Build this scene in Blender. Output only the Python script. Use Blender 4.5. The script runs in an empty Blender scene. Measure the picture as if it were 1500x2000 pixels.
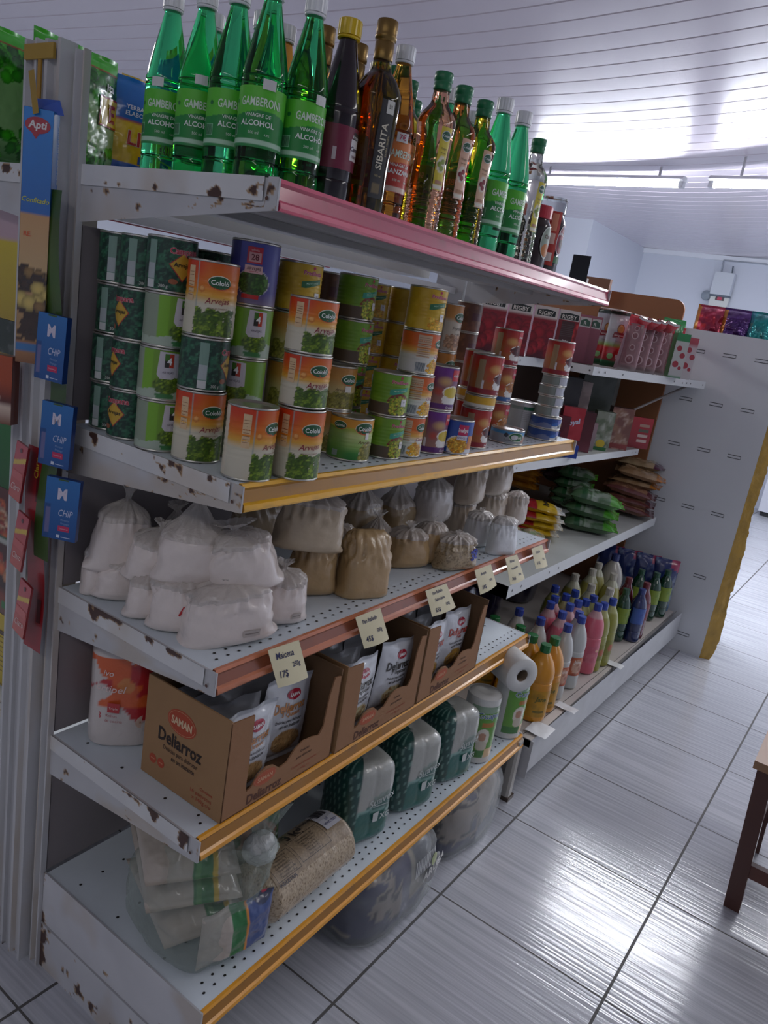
import bpy, math, random
import numpy as np
from mathutils import Matrix, Vector
S = bpy.context.scene
COL = S.collection
# ---------------------------------------------------------------- camera
C0 = np.array([-.7949, -1.1736, 1.4601]); YAW, PIT, ROL, FPX = .5668, -.2616, .1674, 1489.8
Fv = np.array([math.cos(YAW)*math.cos(PIT), math.sin(YAW)*math.cos(PIT), math.sin(PIT)])
Rv = np.cross(Fv, [0, 0, 1]); Rv /= np.linalg.norm(Rv); Uv = np.cross(Rv, Fv)
Rv, Uv = Rv*math.cos(ROL)+Uv*math.sin(ROL), -Rv*math.sin(ROL)+Uv*math.cos(ROL)
cd = bpy.data.cameras.new('camera'); cam = bpy.data.objects.new('camera', cd); COL.objects.link(cam)
cam.matrix_world = Matrix(((Rv[0], Uv[0], -Fv[0], C0[0]), (Rv[1], Uv[1], -Fv[1], C0[1]), (Rv[2], Uv[2], -Fv[2], C0[2]), (0, 0, 0, 1)))
cd.sensor_fit = 'VERTICAL'; cd.sensor_height = 24; cd.lens = FPX/2000*24; cd.clip_start = .02; cd.clip_end = 60
S.camera = cam

def at(u, v, x=None, y=None, z=None):
    """where the sight line of a photo point meets a plane of the shop"""
    d = Fv+Rv*(u-750)/FPX-Uv*(v-1000)/FPX
    t = (x-C0[0])/d[0] if x is not None else (y-C0[1])/d[1] if y is not None else (z-C0[2])/d[2]
    return C0+d*t

# ---------------------------------------------------------------- light and exposure
S.view_settings.view_transform = 'Standard'; S.view_settings.look = 'None'
S.view_settings.exposure = .14; S.view_settings.gamma = 1; S.view_settings.use_curve_mapping = False
w = bpy.data.worlds.new('world'); S.world = w; w.use_nodes = True
w.node_tree.nodes['Background'].inputs[0].default_value = (.66, .64, .68, 1)
w.node_tree.nodes['Background'].inputs[1].default_value = .06
def area(name, loc, sx, sy, power, col=(1, .975, .955), rot=(0, 0, 0)):
    l = bpy.data.lights.new(name, 'AREA'); l.shape = 'RECTANGLE'; l.size = sx; l.size_y = sy; l.energy = power; l.color = col
    o = bpy.data.objects.new(name, l); COL.objects.link(o); o.location = loc; o.rotation_euler = rot
    return o
area('ceiling_area_light', (-1.9, -1.2, 2.52), .2, 2.4, 10)
area('ceiling_area_light', (1.6, -2.6, 2.55), .2, 2.4, 13)
area('ceiling_area_light', (.9, 2.2, 2.45), 1.6, .3, 36)
area('ceiling_area_light', (4.16, -.9, 2.42), .12, 2.4, 42, (.95, .97, 1))  # added unseen light beside the tube fittings, doubling what the tubes give
area('ceiling_area_light', (6.2, -2.6, 2.5), .6, 2.4, 70, (.93, .96, 1))
TUBE = 150.0

# ---------------------------------------------------------------- colour, noise
def lin(c):
    if isinstance(c, str):
        c = c.lstrip('#'); c = [int(c[i:i+2], 16)/255 for i in (0, 2, 4)]
    c = np.array(c, float)
    return np.where(c <= .04045, c/12.92, ((c+.055)/1.055)**2.4)
def _h(ix, iy, iz, seed):
    n = (ix*374761393+iy*668265263+iz*2147483647+seed*974634777) & 0xffffffff
    n = ((n ^ (n >> 13))*1274126177) & 0xffffffff
    return ((n ^ (n >> 16)) & 0xffff)/65535.
def noise(x, y, z=0, seed=0):
    x, y, z = np.broadcast_arrays(np.asarray(x, float), np.asarray(y, float), np.asarray(z, float))
    ix, iy, iz = [np.floor(a).astype(np.int64) for a in (x, y, z)]
    fx, fy, fz = x-ix, y-iy, z-iz
    fx, fy, fz = [a*a*(3-2*a) for a in (fx, fy, fz)]
    r = 0
    for dx in (0, 1):
        for dy in (0, 1):
            for dz in (0, 1):
                r = r+_h(ix+dx, iy+dy, iz+dz, seed)*(fx if dx else 1-fx)*(fy if dy else 1-fy)*(fz if dz else 1-fz)
    return r
def fbm(x, y, z=0, seed=0, o=3):
    r = 0; a = .5; n = 0
    for i in range(o):
        r = r+a*noise(np.asarray(x)*2**i, np.asarray(y)*2**i, np.asarray(z)*2**i, seed+i); n += a; a *= .5
    return r/n

# ---------------------------------------------------------------- materials
_M = {}
def nodes(name):
    m = bpy.data.materials.new(name); m.use_nodes = True; nt = m.node_tree
    return m, nt, nt.nodes['Principled BSDF']
def painted(rough=.5, metal=0., coat=0., bump=0., bscale=60, key=''):
    """printed or painted surface: the print is carried by the colour attribute"""
    k = ('p', rough, metal, coat, bump, bscale)
    if k in _M: return _M[k]
    m, nt, b = nodes('printed_surface'); a = nt.nodes.new('ShaderNodeAttribute'); a.attribute_name = 'Col'
    nt.links.new(a.outputs['Color'], b.inputs['Base Color'])
    b.inputs['Roughness'].default_value = rough; b.inputs['Metallic'].default_value = metal
    b.inputs['Coat Weight'].default_value = coat; b.inputs['Coat Roughness'].default_value = .12 if coat < .95 else .18
    if bump:
        n = nt.nodes.new('ShaderNodeTexNoise'); n.inputs['Scale'].default_value = bscale; n.inputs['Detail'].default_value = 3
        t = nt.nodes.new('ShaderNodeTexCoord'); nt.links.new(t.outputs['Object'], n.inputs['Vector'])
        u = nt.nodes.new('ShaderNodeBump'); u.inputs['Strength'].default_value = bump; u.inputs['Distance'].default_value = .01
        nt.links.new(n.outputs['Fac'], u.inputs['Height']); nt.links.new(u.outputs[0], b.inputs['Normal']); nt.links.new(u.outputs[0], b.inputs['Coat Normal'])
    _M[k] = m; return m
def glass(col, rough=.03, ior=1.33, key='tinted_plastic'):
    k = ('g', tuple(col) if not isinstance(col, str) else col, rough, ior)
    if k in _M: return _M[k]
    m, nt, b = nodes(key); c = lin(col)
    b.inputs['Base Color'].default_value = (*c, 1); b.inputs['Transmission Weight'].default_value = 1
    b.inputs['Roughness'].default_value = rough; b.inputs['IOR'].default_value = ior
    _M[k] = m; return m
def film(col='#e8ecea', clear=.7, rough=.15, key='clear_film'):
    """thin wrinkled plastic film"""
    k = ('f', col, clear, rough)
    if k in _M: return _M[k]
    m, nt, b = nodes(key); c = lin(col)
    b.inputs['Base Color'].default_value = (*c, 1); b.inputs['Roughness'].default_value = rough
    b.inputs['Specular IOR Level'].default_value = .9
    tr = nt.nodes.new('ShaderNodeBsdfTransparent'); tr.inputs[0].default_value = (.96, .97, .97, 1)
    mx = nt.nodes.new('ShaderNodeMixShader'); mx.inputs[0].default_value = clear
    n = nt.nodes.new('ShaderNodeTexNoise'); n.inputs['Scale'].default_value = 35; n.inputs['Detail'].default_value = 4; n.inputs['Distortion'].default_value = 1.2
    t = nt.nodes.new('ShaderNodeTexCoord'); nt.links.new(t.outputs['Object'], n.inputs['Vector'])
    u = nt.nodes.new('ShaderNodeBump'); u.inputs['Strength'].default_value = .7; u.inputs['Distance'].default_value = .01
    nt.links.new(n.outputs['Fac'], u.inputs['Height']); nt.links.new(u.outputs[0], b.inputs['Normal'])
    lw = nt.nodes.new('ShaderNodeLayerWeight'); lw.inputs[0].default_value = .25
    ma = nt.nodes.new('ShaderNodeMath'); ma.operation = 'MULTIPLY_ADD'; ma.inputs[1].default_value = -.5; ma.inputs[2].default_value = clear
    nt.links.new(lw.outputs['Facing'], ma.inputs[0]); nt.links.new(ma.outputs[0], mx.inputs[0])
    o = nt.nodes['Material Output']
    nt.links.new(b.outputs[0], mx.inputs[1]); nt.links.new(tr.outputs[0], mx.inputs[2]); nt.links.new(mx.outputs[0], o.inputs[0])
    _M[k] = m; return m
def emit(col, s):
    m, nt, b = nodes('lit_tube'); b.inputs['Emission Color'].default_value = (*lin(col), 1); b.inputs['Emission Strength'].default_value = s
    return m

# ---------------------------------------------------------------- lettering
_T = {}
def letters(s, bold=0., sh=0.):
    k = (s, bold, sh)
    if k not in _T:
        cu = bpy.data.curves.new('t', 'FONT'); cu.body = s; cu.size = 1; cu.resolution_u = 2; cu.offset = bold; cu.shear = sh
        cu.align_x = 'LEFT'; ob = bpy.data.objects.new('t', cu); COL.objects.link(ob)
        me = bpy.data.meshes.new_from_object(ob)
        v = np.zeros(len(me.vertices)*3); me.vertices.foreach_get('co', v); v = v.reshape(-1, 3)[:, :2]
        f = [tuple(p.vertices) for p in me.polygons]
        if len(v):
            v[:, 0] -= (v[:, 0].min()+v[:, 0].max())/2
        v[:, 1] -= .34
        bpy.data.objects.remove(ob); bpy.data.meshes.remove(me); bpy.data.curves.remove(cu)
        _T[k] = (v, f)
    return _T[k]

# ---------------------------------------------------------------- mesh collector
class MB:
    def __init__(s): s.V = []; s.F = []; s.C = []; s.m = []; s.sm = []; s.n = 0
    def add(s, v, f, col, mat=0, smooth=False):
        v = np.asarray(v, float).reshape(-1, 3); c = np.asarray(col, float)
        if c.ndim == 1: c = np.tile(c, (len(v), 1))
        s.V.append(v); s.C.append(c)
        s.F += [tuple(i+s.n for i in q) for q in f]; s.m += [mat]*len(f); s.sm += [smooth]*len(f); s.n += len(v); return s
    def grid(s, P, s0, s1, t0, t1, ns, nt, col, mat=0, smooth=True, e=0., flip=False):
        a = np.linspace(s0, s1, ns+1); b = np.linspace(t0, t1, nt+1); A, B = np.meshgrid(a, b); A = A.ravel(); B = B.ravel()
        c = col(A, B) if callable(col) else (lin(col) if isinstance(col, str) else col)
        w = ns+1
        f = [(j*w+i, j*w+i+1, (j+1)*w+i+1, (j+1)*w+i) for j in range(nt) for i in range(ns)]
        if flip: f = [q[::-1] for q in f]
        return s.add(P(A, B, e), f, c, mat, smooth)
    def text(s, P, st, x, y, size, col, bold=0., e=.0005, sh=0., rot=0., wid=1., mat=0):
        v, f = letters(st, bold, sh)
        if not len(v): return s
        a = v[:, 0]*size*wid; b = v[:, 1]*size; c, d = math.cos(rot), math.sin(rot)
        return s.add(P(x+a*c-b*d, y+a*d+b*c, e), f, lin(col), mat, False)
    def fan(s, P, x, y, rim, col, e, mat=0):
        """flat print shape laid on a curved surface: rings from the centre out to the rim"""
        rim = np.asarray(rim, float); n = len(rim); w = np.ptp(rim, 0).max(); k = int(min(8, max(1, w/.010)))
        R_ = [np.array([[x, y]])]+[np.array([x, y])+(rim-[x, y])*(j/k) for j in range(1, k+1)]; q = np.concatenate(R_)
        f = [(0, i+1, (i+1) % n+1) for i in range(n)]
        for j in range(k-1): f += [(1+j*n+i, 1+(j+1)*n+i, 1+(j+1)*n+(i+1) % n, 1+j*n+(i+1) % n) for i in range(n)]
        return s.add(P(q[:, 0], q[:, 1], e), f, lin(col), mat, False)
    def disc(s, P, x, y, rx, ry, col, e=.0004, n=20, mat=0, rot=0.):
        t = np.arange(n)*2*math.pi/n; a = np.cos(t)*rx; b = np.sin(t)*ry; c, d = math.cos(rot), math.sin(rot)
        return s.fan(P, x, y, np.c_[x+a*c-b*d, y+a*d+b*c], col, e, mat)
    def poly(s, P, pts, col, e=.0004, mat=0):
        p = [np.array(q, float) for q in pts]; rim = []
        for i in range(len(p)):
            q = p[(i+1) % len(p)]; k = max(1, int(np.linalg.norm(q-p[i])/.007)); rim += [p[i]+(q-p[i])*j/k for j in range(k)]
        c = np.mean(rim, 0); return s.fan(P, c[0], c[1], rim, col, e, mat)
    def rect(s, P, x0, x1, y0, y1, col, e=.0004, mat=0, k=1):
        return s.grid(P, x0, x1, y0, y1, max(k, min(14, int((x1-x0)/.005)+1)), max(1, min(10, int((y1-y0)/.012))), col, mat, False, e)
    def box(s, x0, x1, y0, y1, z0, z1, col, mat=0):
        v = [(x, y, z) for z in (z0, z1) for y in (y0, y1) for x in (x0, x1)]
        return s.add(v, [(0, 2, 3, 1), (4, 5, 7, 6), (0, 1, 5, 4), (2, 6, 7, 3), (0, 4, 6, 2), (1, 3, 7, 5)], lin(col), mat)
    def lathe(s, prof, col, n=28, mat=0, cx=0, cy=0, z=0, sq=2., sy=1., smooth=True, close=True, fn=None):
        pr = np.array(prof, float); k = len(pr); t = np.arange(n)*2*math.pi/n
        ct, st = np.cos(t), np.sin(t); r = 1/(np.abs(ct)**sq+np.abs(st)**sq)**(1/sq)
        X = pr[:, 0][:, None]*(ct*r)[None]; Y = pr[:, 0][:, None]*(st*r*sy)[None]; Z = np.repeat(pr[:, 1][:, None], n, 1)
        v = np.stack([X+cx, Y+cy, Z+z], -1).reshape(-1, 3)
        if fn is not None: v = fn(v)
        f = [(j*n+i, j*n+(i+1) % n, (j+1)*n+(i+1) % n, (j+1)*n+i) for j in range(k-1) for i in range(n)]
        if close: f += [tuple(range(n-1, -1, -1)), tuple((k-1)*n+i for i in range(n))]
        c = col if not isinstance(col, str) else lin(col)
        if callable(col): c = col(v)
        return s.add(v, f, c, mat, smooth)
    def prism(s, pts, axis, a0, a1, col, mat=0):
        """outline extruded along an axis: pts are the two other coordinates in order"""
        n = len(pts); v = []
        for a in (a0, a1):
            for p, q in pts: v.append({'x': (a, p, q), 'y': (p, a, q), 'z': (p, q, a)}[axis])
        f = [tuple(range(n))[::-1], tuple(range(n, 2*n))]+[(i, (i+1) % n, n+(i+1) % n, n+i) for i in range(n)]
        return s.add(v, f, lin(col), mat)
    def tube(s, pts, r, col, n=8, mat=0):
        P = [np.array(p, float) for p in pts]; V = []
        for i, p in enumerate(P):
            d = P[min(i+1, len(P)-1)]-P[max(i-1, 0)]; d /= np.linalg.norm(d)
            a = np.cross(d, [0, 0, 1.] if abs(d[2]) < .9 else [1., 0, 0]); a /= np.linalg.norm(a); b = np.cross(d, a)
            rr = r[i] if hasattr(r, '__len__') else r
            for k in range(n): V.append(p+(a*math.cos(2*math.pi*k/n)+b*math.sin(2*math.pi*k/n))*rr)
        f = [(j*n+i, j*n+(i+1) % n, (j+1)*n+(i+1) % n, (j+1)*n+i) for j in range(len(P)-1) for i in range(n)]
        f += [tuple(range(n-1, -1, -1)), tuple((len(P)-1)*n+i for i in range(n))]
        return s.add(V, f, lin(col), mat, True)
    def xf(s, M):
        M = np.array(M); s.V = [v@M[:3, :3].T+M[:3, 3] for v in s.V]; return s
    def build(s, name, mat, parent=None, label=None):
        me = bpy.data.meshes.new(name); V = np.concatenate(s.V); Cc = np.concatenate(s.C)
        me.from_pydata(V.tolist(), [], s.F)
        at_ = me.attributes.new('Col', 'FLOAT_COLOR', 'POINT'); at_.data.foreach_set('color', np.c_[Cc, np.ones(len(Cc))].astype('f').ravel())
        me.polygons.foreach_set('use_smooth', s.sm)
        for m in (mat if isinstance(mat, (list, tuple)) else [mat]): me.materials.append(m)
        me.polygons.foreach_set('material_index', s.m); me.update()
        o = bpy.data.objects.new(name, me); COL.objects.link(o)
        if parent is not None: o.parent = parent
        if label: o['label'] = label
        return o
def plane(d=0.):          # front face looking towards -Y
    return lambda a, b, e=0.: np.stack([a, np.full_like(a, -d)-e, b], -1)
def face_x(x, sgn=-1):    # side face looking towards -X: its text reads along -Y -> from +y to -y
    return lambda a, b, e=0.: np.stack([np.full_like(a, x)+sgn*e, sgn*a, b], -1)
def cyl(r, z=0.):
    return lambda a, b, e=0.: np.stack([(r+e)*np.sin(a/r), -(r+e)*np.cos(a/r), b+z], -1)
def top(z=0.):
    return lambda a, b, e=0.: np.stack([a, b, np.full_like(a, z)+e], -1)
def tag(o, label, cat, group=None, kind=None):
    if kind: o['kind'] = kind
    if label: o['label'] = label
    if cat: o['category'] = cat
    if group: o['group'] = group
    return o
def empty(name, loc=(0, 0, 0), rz=0.):
    o = bpy.data.objects.new(name, None); COL.objects.link(o); o.location = loc; o.rotation_euler = (0, 0, rz); o.empty_display_size = .02
    return o
def dup(o, parent=None):
    c = o.copy(); COL.objects.link(c); c.parent = parent
    for ch in list(o.children):
        if not ch.name.startswith('price_sticker'): dup(ch, c)
    return c
class Stamp:
    """first use places the thing itself, later uses place copies of it and its parts"""
    def __init__(s, o): s.o = o; s.used = False
    def put(s, loc, rz, label, cat, group=None, rot=None, sc=1.):
        r = dup(s.o) if s.used else s.o; s.used = True
        r.location = loc; r.rotation_euler = rot if rot else (0, 0, rz); r.scale = (sc, sc, sc)
        for k in ('label', 'category', 'group'):
            if k in r: del r[k]
        return tag(r, label, cat, group)
R = random.Random(7)
# ================================================================ the room
CW, CB = 1.34, .412
SH = [1.596, 1.175, .868, .557, .230]; DP = [.412, .412, .402, .408, .465]
def struct(o): o['kind'] = 'structure'; return o
# floor: ribbed ceramic tiles, 45 cm, with dark grout
def floor_mat():
    m, nt, b = nodes('ribbed_floor_tile'); N = nt.nodes.new; L = nt.links.new
    t = N('ShaderNodeTexCoord'); mp = N('ShaderNodeMapping'); L(t.outputs['Object'], mp.inputs[0])
    mp.vector_type = 'TEXTURE'; mp.inputs['Location'].default_value = (.356, -.5225, 0); mp.inputs['Rotation'].default_value = (0, 0, -.0135); mp.inputs['Scale'].default_value = (.4513, .4513, 1)
    sp = N('ShaderNodeSeparateXYZ'); L(mp.outputs[0], sp.inputs[0])
    def math_(op, a, bb=None, c=None):
        n = N('ShaderNodeMath'); n.operation = op
        for i, q in enumerate((a, bb, c)):
            if q is None: continue
            if isinstance(q, (int, float)): n.inputs[i].default_value = q
            else: L(q, n.inputs[i])
        return n.outputs[0]
    def line(o, wd):
        p = math_('PINGPONG', o, .5); return math_('SUBTRACT', 1, math_('SMOOTH_MIN', math_('DIVIDE', p, wd), 1, .0))
    # distance to the nearest joint
    gx = math_('PINGPONG', sp.outputs['X'], .5); gy = math_('PINGPONG', sp.outputs['Y'], .5)
    mx = math_('LESS_THAN', gx, .0055); my = math_('LESS_THAN', gy, .0075)
    g = math_('MAXIMUM', mx, my)
    # ribs run along the shop's width (Y)
    n1 = N('ShaderNodeTexNoise'); n1.inputs['Scale'].default_value = 1; n1.inputs['Detail'].default_value = 2
    m1 = N('ShaderNodeMapping'); L(t.outputs['Object'], m1.inputs[0]); m1.inputs['Scale'].default_value = (95, 2.2, 1); L(m1.outputs[0], n1.inputs['Vector'])
    n2 = N('ShaderNodeTexNoise'); n2.inputs['Scale'].default_value = 1.3; n2.inputs['Detail'].default_value = 4; L(t.outputs['Object'], n2.inputs['Vector'])
    cr = N('ShaderNodeValToRGB'); L(n1.outputs['Fac'], cr.inputs[0]); cr.color_ramp.elements[0].position = .35; cr.color_ramp.elements[1].position = .65
    cr.color_ramp.elements[0].color = (*lin('#b4b7c0'), 1); cr.color_ramp.elements[1].color = (*lin('#cbced6'), 1)
    d = N('ShaderNodeMix'); d.data_type = 'RGBA'; d.blend_type = 'MULTIPLY'; d.inputs[0].default_value = .25; L(cr.outputs[0], d.inputs[6]); L(n2.outputs['Fac'], d.inputs[7])
    gm = N('ShaderNodeMix'); gm.data_type = 'RGBA'; L(g, gm.inputs[0]); L(d.outputs[2], gm.inputs[6]); gm.inputs[7].default_value = (*lin('#4c4b4a'), 1)
    L(gm.outputs[2], b.inputs['Base Color'])
    rr = math_('MULTIPLY_ADD', g, .5, .17); L(rr, b.inputs['Roughness']); b.inputs['Specular IOR Level'].default_value = .62
    hh = math_('SUBTRACT', n1.outputs['Fac'], math_('MULTIPLY', g, 1.5))
    bu = N('ShaderNodeBump'); bu.inputs['Strength'].default_value = .22; bu.inputs['Distance'].default_value = .004; L(hh, bu.inputs['Height']); L(bu.outputs[0], b.inputs['Normal'])
    return m
struct(MB().box(-3, 9.6, -4.2, 4.6, -.05, 0, '#ffffff').build('floor', floor_mat()))
# ceiling of PVC boards; it sags towards the middle of the shop
def cz(y): y = np.asarray(y, float); return 2.55+.045*np.clip(1.1-y, 0, 2.4)**2+.006*np.clip(y-1.1, 0, 4)**2
def ceil():
    b = MB(); yy = np.linspace(-4.2, 4.6, 45); xs = []; h = []
    x = -3.
    while x < 9.6:
        for dx, dz in ((0, .004), (.0025, .004), (.006, 0), (.04, -.00015), (.08, -.00022), (.12, -.00015), (.15, 0)):
            xs.append(x+dx); h.append(dz)
        x += .156
    xs = np.array(xs); h = np.array(h); X, Y = np.meshgrid(xs, yy); Hh = np.tile(h, (len(yy), 1))
    V = np.stack([X, Y, cz(Y)+Hh], -1).reshape(-1, 3); n = len(xs)
    f = [((j+1)*n+i, (j+1)*n+i+1, j*n+i+1, j*n+i) for j in range(len(yy)-1) for i in range(n-1)]
    b.add(V, f, lin('#d2c8d2'), 0, False)
    return b
struct(ceil().build('ceiling', painted(.34, 0, .95, .0, 5)))
wm = painted(.75, 0, 0, .12, 9)
W = '#ccd1dc'
struct(MB().box(8.3, 8.4, -4.2, 1.75, 0, 2.9, W).build('wall_far', wm))
struct(MB().box(6.6, 8.4, 1.75, 4.6, 0, 2.9, W).build('wall_block', wm))
struct(MB().box(-3, 6.6, 4.5, 4.6, 0, 2.9, W).build('wall_left', wm))
struct(MB().box(-3, 9.6, -4.3, -4.2, 0, 3.1, W).build('wall_right', wm))
struct(MB().box(-3.1, -3, -4.3, 4.6, 0, 3.1, W).build('wall_back', wm))
struct(MB().box(8.27, 8.3, -4.2, 1.75, 2.50, 2.55, '#dfe3ea').build('trim_1', painted(.5)))

# tube fittings below the ceiling
def tube_light(y0, y1, x, label, tl=-.14):
    z = 2.49; r = empty('tube_light', (x, (y0+y1)/2, z)); h = (y1-y0)/2
    MB().prism([(-.045, -.012), (-.02, .010), (.02, .010), (.045, -.012), (.03, -.02), (-.03, -.02)], 'y', -h, h, '#e8eaee').build('housing', painted(.4), r)
    for yy in (-h*.7, h*.7): MB().box(-.006, .006, yy-.006, yy+.006, .01, float(cz((y0+y1)/2))-z+.004, '#d0d2d6').build('hanger', painted(.4), r)
    t = MB()
    for dx in (0.,): t.tube([(dx, -h+.03, -.038), (dx, h-.03, -.038)], .016, '#ffffff', 12)
    t.build('tube', emit('#eef4ff', TUBE), r)
    for s in (-1, 1): MB().box(-.02, .02, s*(h-.015)-.015, s*(h-.015)+.015, -.056, -.018, '#c9ccd2').build('end_cap', painted(.5), r)
    r.rotation_euler = (0, 0, tl); tag(r, label, 'lamp', None)
tube_light(.31, 1.45, 4.37, 'left of the two lit white tube lights in line under the ceiling')
tube_light(-.99, .16, 4.16, 'right of the two lit white tube lights in line under the ceiling')

# ================================================================ shelving
PW = '#c9c9ca'
def chips(A, B, seed, lo, thr, base='#dadadb'):
    """white enamel with chipped rusty spots (wear with its own shape)"""
    n = fbm(A*38, B*38, 0, seed, 4); s = fbm(A*9, B*9, 3, seed+5, 3)
    c = np.tile(lin(base), (len(A), 1)); c = c*(.86+.22*fbm(A*14, B*14, 1, seed+9)[:, None])
    st = np.clip((s-.52)*5, 0, 1)[:, None]*.35; c = c*(1-st)+lin('#b59a72')*st
    m = (n+lo(A, B)) > thr; edge = ((n+lo(A, B)) > thr-.035) & ~m
    c[edge] = lin('#a98a66'); c[m] = lin('#4a3027'); return c
METAL = painted(.42, 0, .1, .06, 30)
def rail(L, col, dark):
    """price rail: lip, recess, lip; leans out at the foot"""
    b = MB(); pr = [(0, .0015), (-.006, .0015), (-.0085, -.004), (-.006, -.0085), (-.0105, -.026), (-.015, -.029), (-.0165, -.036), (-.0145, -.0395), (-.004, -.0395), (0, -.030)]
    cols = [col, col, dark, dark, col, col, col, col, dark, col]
    n = len(pr); xs = np.linspace(0, L, 60)
    for i in range(n):
        p, q = pr[i], pr[(i+1) % n]
        def P(a, t, e=0., p=p, q=q): return np.stack([a, p[0]+(q[0]-p[0])*t, p[1]+(q[1]-p[1])*t], -1)
        def c(a, t, k=cols[i], i=i):
            v = fbm(a*30, t*2+i, 0, 11, 3)[:, None]; d = np.clip((v-.62)*4, 0, 1)*.35
            return lin(k)*(1-d)+lin('#5c4a3a')*d
        b.grid(P, 0, L, 0, 1, 220, 1, c, 0, False)
    b.add([(0, y, z) for y, z in pr]+[(L, y, z) for y, z in pr], [tuple(range(n)), tuple(range(n, 2*n))[::-1]], lin(dark))
    return b
def tray(L, D, th=.028, holes=True):
    b = MB()
    b.grid(lambda a, t, e=0.: np.stack([a, t, np.zeros_like(a)+e], -1), 0, L, -D, 0, 90, 26,
           lambda a, t: lin('#d8e2ea')*(.88+.16*fbm(a*12, t*12, 0, 4)[:, None]), 0, False)
    b.box(0, L, -D, 0, -th, -.0006, '#a9a7a6')
    b.box(.02, L-.02, -D+.06, -D+.085, -th-.012, -th, '#9a9796'); b.box(.02, L-.02, -D*.5, -D*.5+.025, -th-.012, -th, '#9a9796')
    if holes:
        P = top(0)
        for k in range(int(L/.0255)):
            x = .03+k*.0255
            if x > L-.015: break
            for y, o in ((-D+.022, 0), (-D+.040, .012)): b.disc(P, x+o, y, .0034, .0028, '#1d1c1d', .0008, 6)
        for k in range(int(L/.052)):
            for y in (-D*.72, -D*.42, -D*.16): b.disc(P, .03+k*.052, y, .0034, .003, '#2a2829', .0008, 6)
    return b
def bracket(D, seed, worn):
    """side flange of the tray over the tapered bracket that carries it"""
    b = MB(); yb, yf = .012, -D-.012
    lo1 = lambda A, B: worn[0]*np.clip(((-A-worn[2])*6), -1, 1)+worn[1]*np.clip((B+.004)*60, -1, 1)
    for x, sg in ((-.0042, 1),):
        def P(a, t, e=0.):   # a: 0 back .. 1 front, t: 0 bottom .. 1 top of the upper flange
            y = yb+(-D+.012-yb)*a; return np.stack([np.full_like(a, x-.0022)-e, y, -.030+.031*t], -1)
        def c(a, t): return chips(-(yb+(-D-yb)*a)*1., t*.03, seed, lambda A, B: worn[0]*np.clip((A-worn[2])*7, -1, .9)-.35*np.abs(B/.03-worn[1]), .60)
        b.grid(P, 0, 1, 0, 1, 150, 14, c, 0, False, flip=True)
        def P2(a, t, e=0.):
            y = yb+(yf-yb)*a; lo = -.088+(.088-.040)*a; hi = -.030*(a < .955)+.0015*(a >= .955)
            return np.stack([np.full_like(a, x)-e, y, lo+(hi-lo)*t], -1)
        b.grid(P2, 0, 1, 0, 1, 160, 14, lambda a, t: chips(a*.45, t*.06, seed+20, lambda A, B: worn[3]*np.clip((A-.2)*5, -1, 1)-.2, .56, '#c4c4c7'), 0, False, flip=True)
    b.prism([(yb, .0), (yb, -.086), (yf, -.040), (yf, .0)], 'x', -.0036, 0, '#bdbdc0')
    b.disc(face_x(-.0066), D-.004, -.026, .003, .003, '#5a3a2c', .0002, 8)
    return b
unit = empty('shelving_unit', (0, 0, 0))
tag(unit, 'chipped white metal double sided shelving unit with coloured price rails, stocked with cans and flour', 'shelving')
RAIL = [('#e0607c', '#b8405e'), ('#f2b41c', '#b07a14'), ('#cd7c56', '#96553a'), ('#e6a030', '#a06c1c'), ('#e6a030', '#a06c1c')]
WORN = [(.10, .15, .26, .04), (.02, .85, .05, .10), (.0, .9, .1, .0), (.15, .85, .24, .0)]
def add_shelf(z, D, rc, i, back=False, L=CW):
    t = tray(L, D-.002, holes=True).build('shelf', METAL, unit); t.location = (0, 0, z)
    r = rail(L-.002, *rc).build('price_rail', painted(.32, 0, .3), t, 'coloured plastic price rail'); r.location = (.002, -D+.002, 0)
    if i < 4 and not back:
        k = bracket(D, 3+i*7, WORN[i]).build('bracket', METAL, t, 'white bracket with rust where the paint has chipped'); k.location = (0, 0, 0)
        k2 = bracket(D, 53+i*7, (.02, .9, .1, .02)).build('bracket', METAL, t); k2.location = (L+.004, 0, 0)
    if back: t.rotation_euler = (0, 0, math.pi); t.location = (L, .165, z)
    return t
for i in range(5): add_shelf(SH[i], DP[i], RAIL[i], i)
for z, D, rc in ((1.59, .40, ('#c4596c', '#9e3f55')), (.545, .40, ('#d8d8da', '#a0a0a0')), (.23, .45, ('#d8d8da', '#a0a0a0'))):
    add_shelf(z, D, rc, 0, True)
k = bracket(.40, 91, (.05, .5, .1, .08)); k.xf(Matrix.Scale(-1, 4, (0, 1, 0))); k.build('bracket', METAL, unit).location = (0, .165, 1.59)
for z in (.545,):
    k = bracket(.40, 92, (.05, .5, .1, .08)); k.xf(Matrix.Scale(-1, 4, (0, 1, 0))); k.build('bracket', METAL, unit).location = (0, .165, z)
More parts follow.
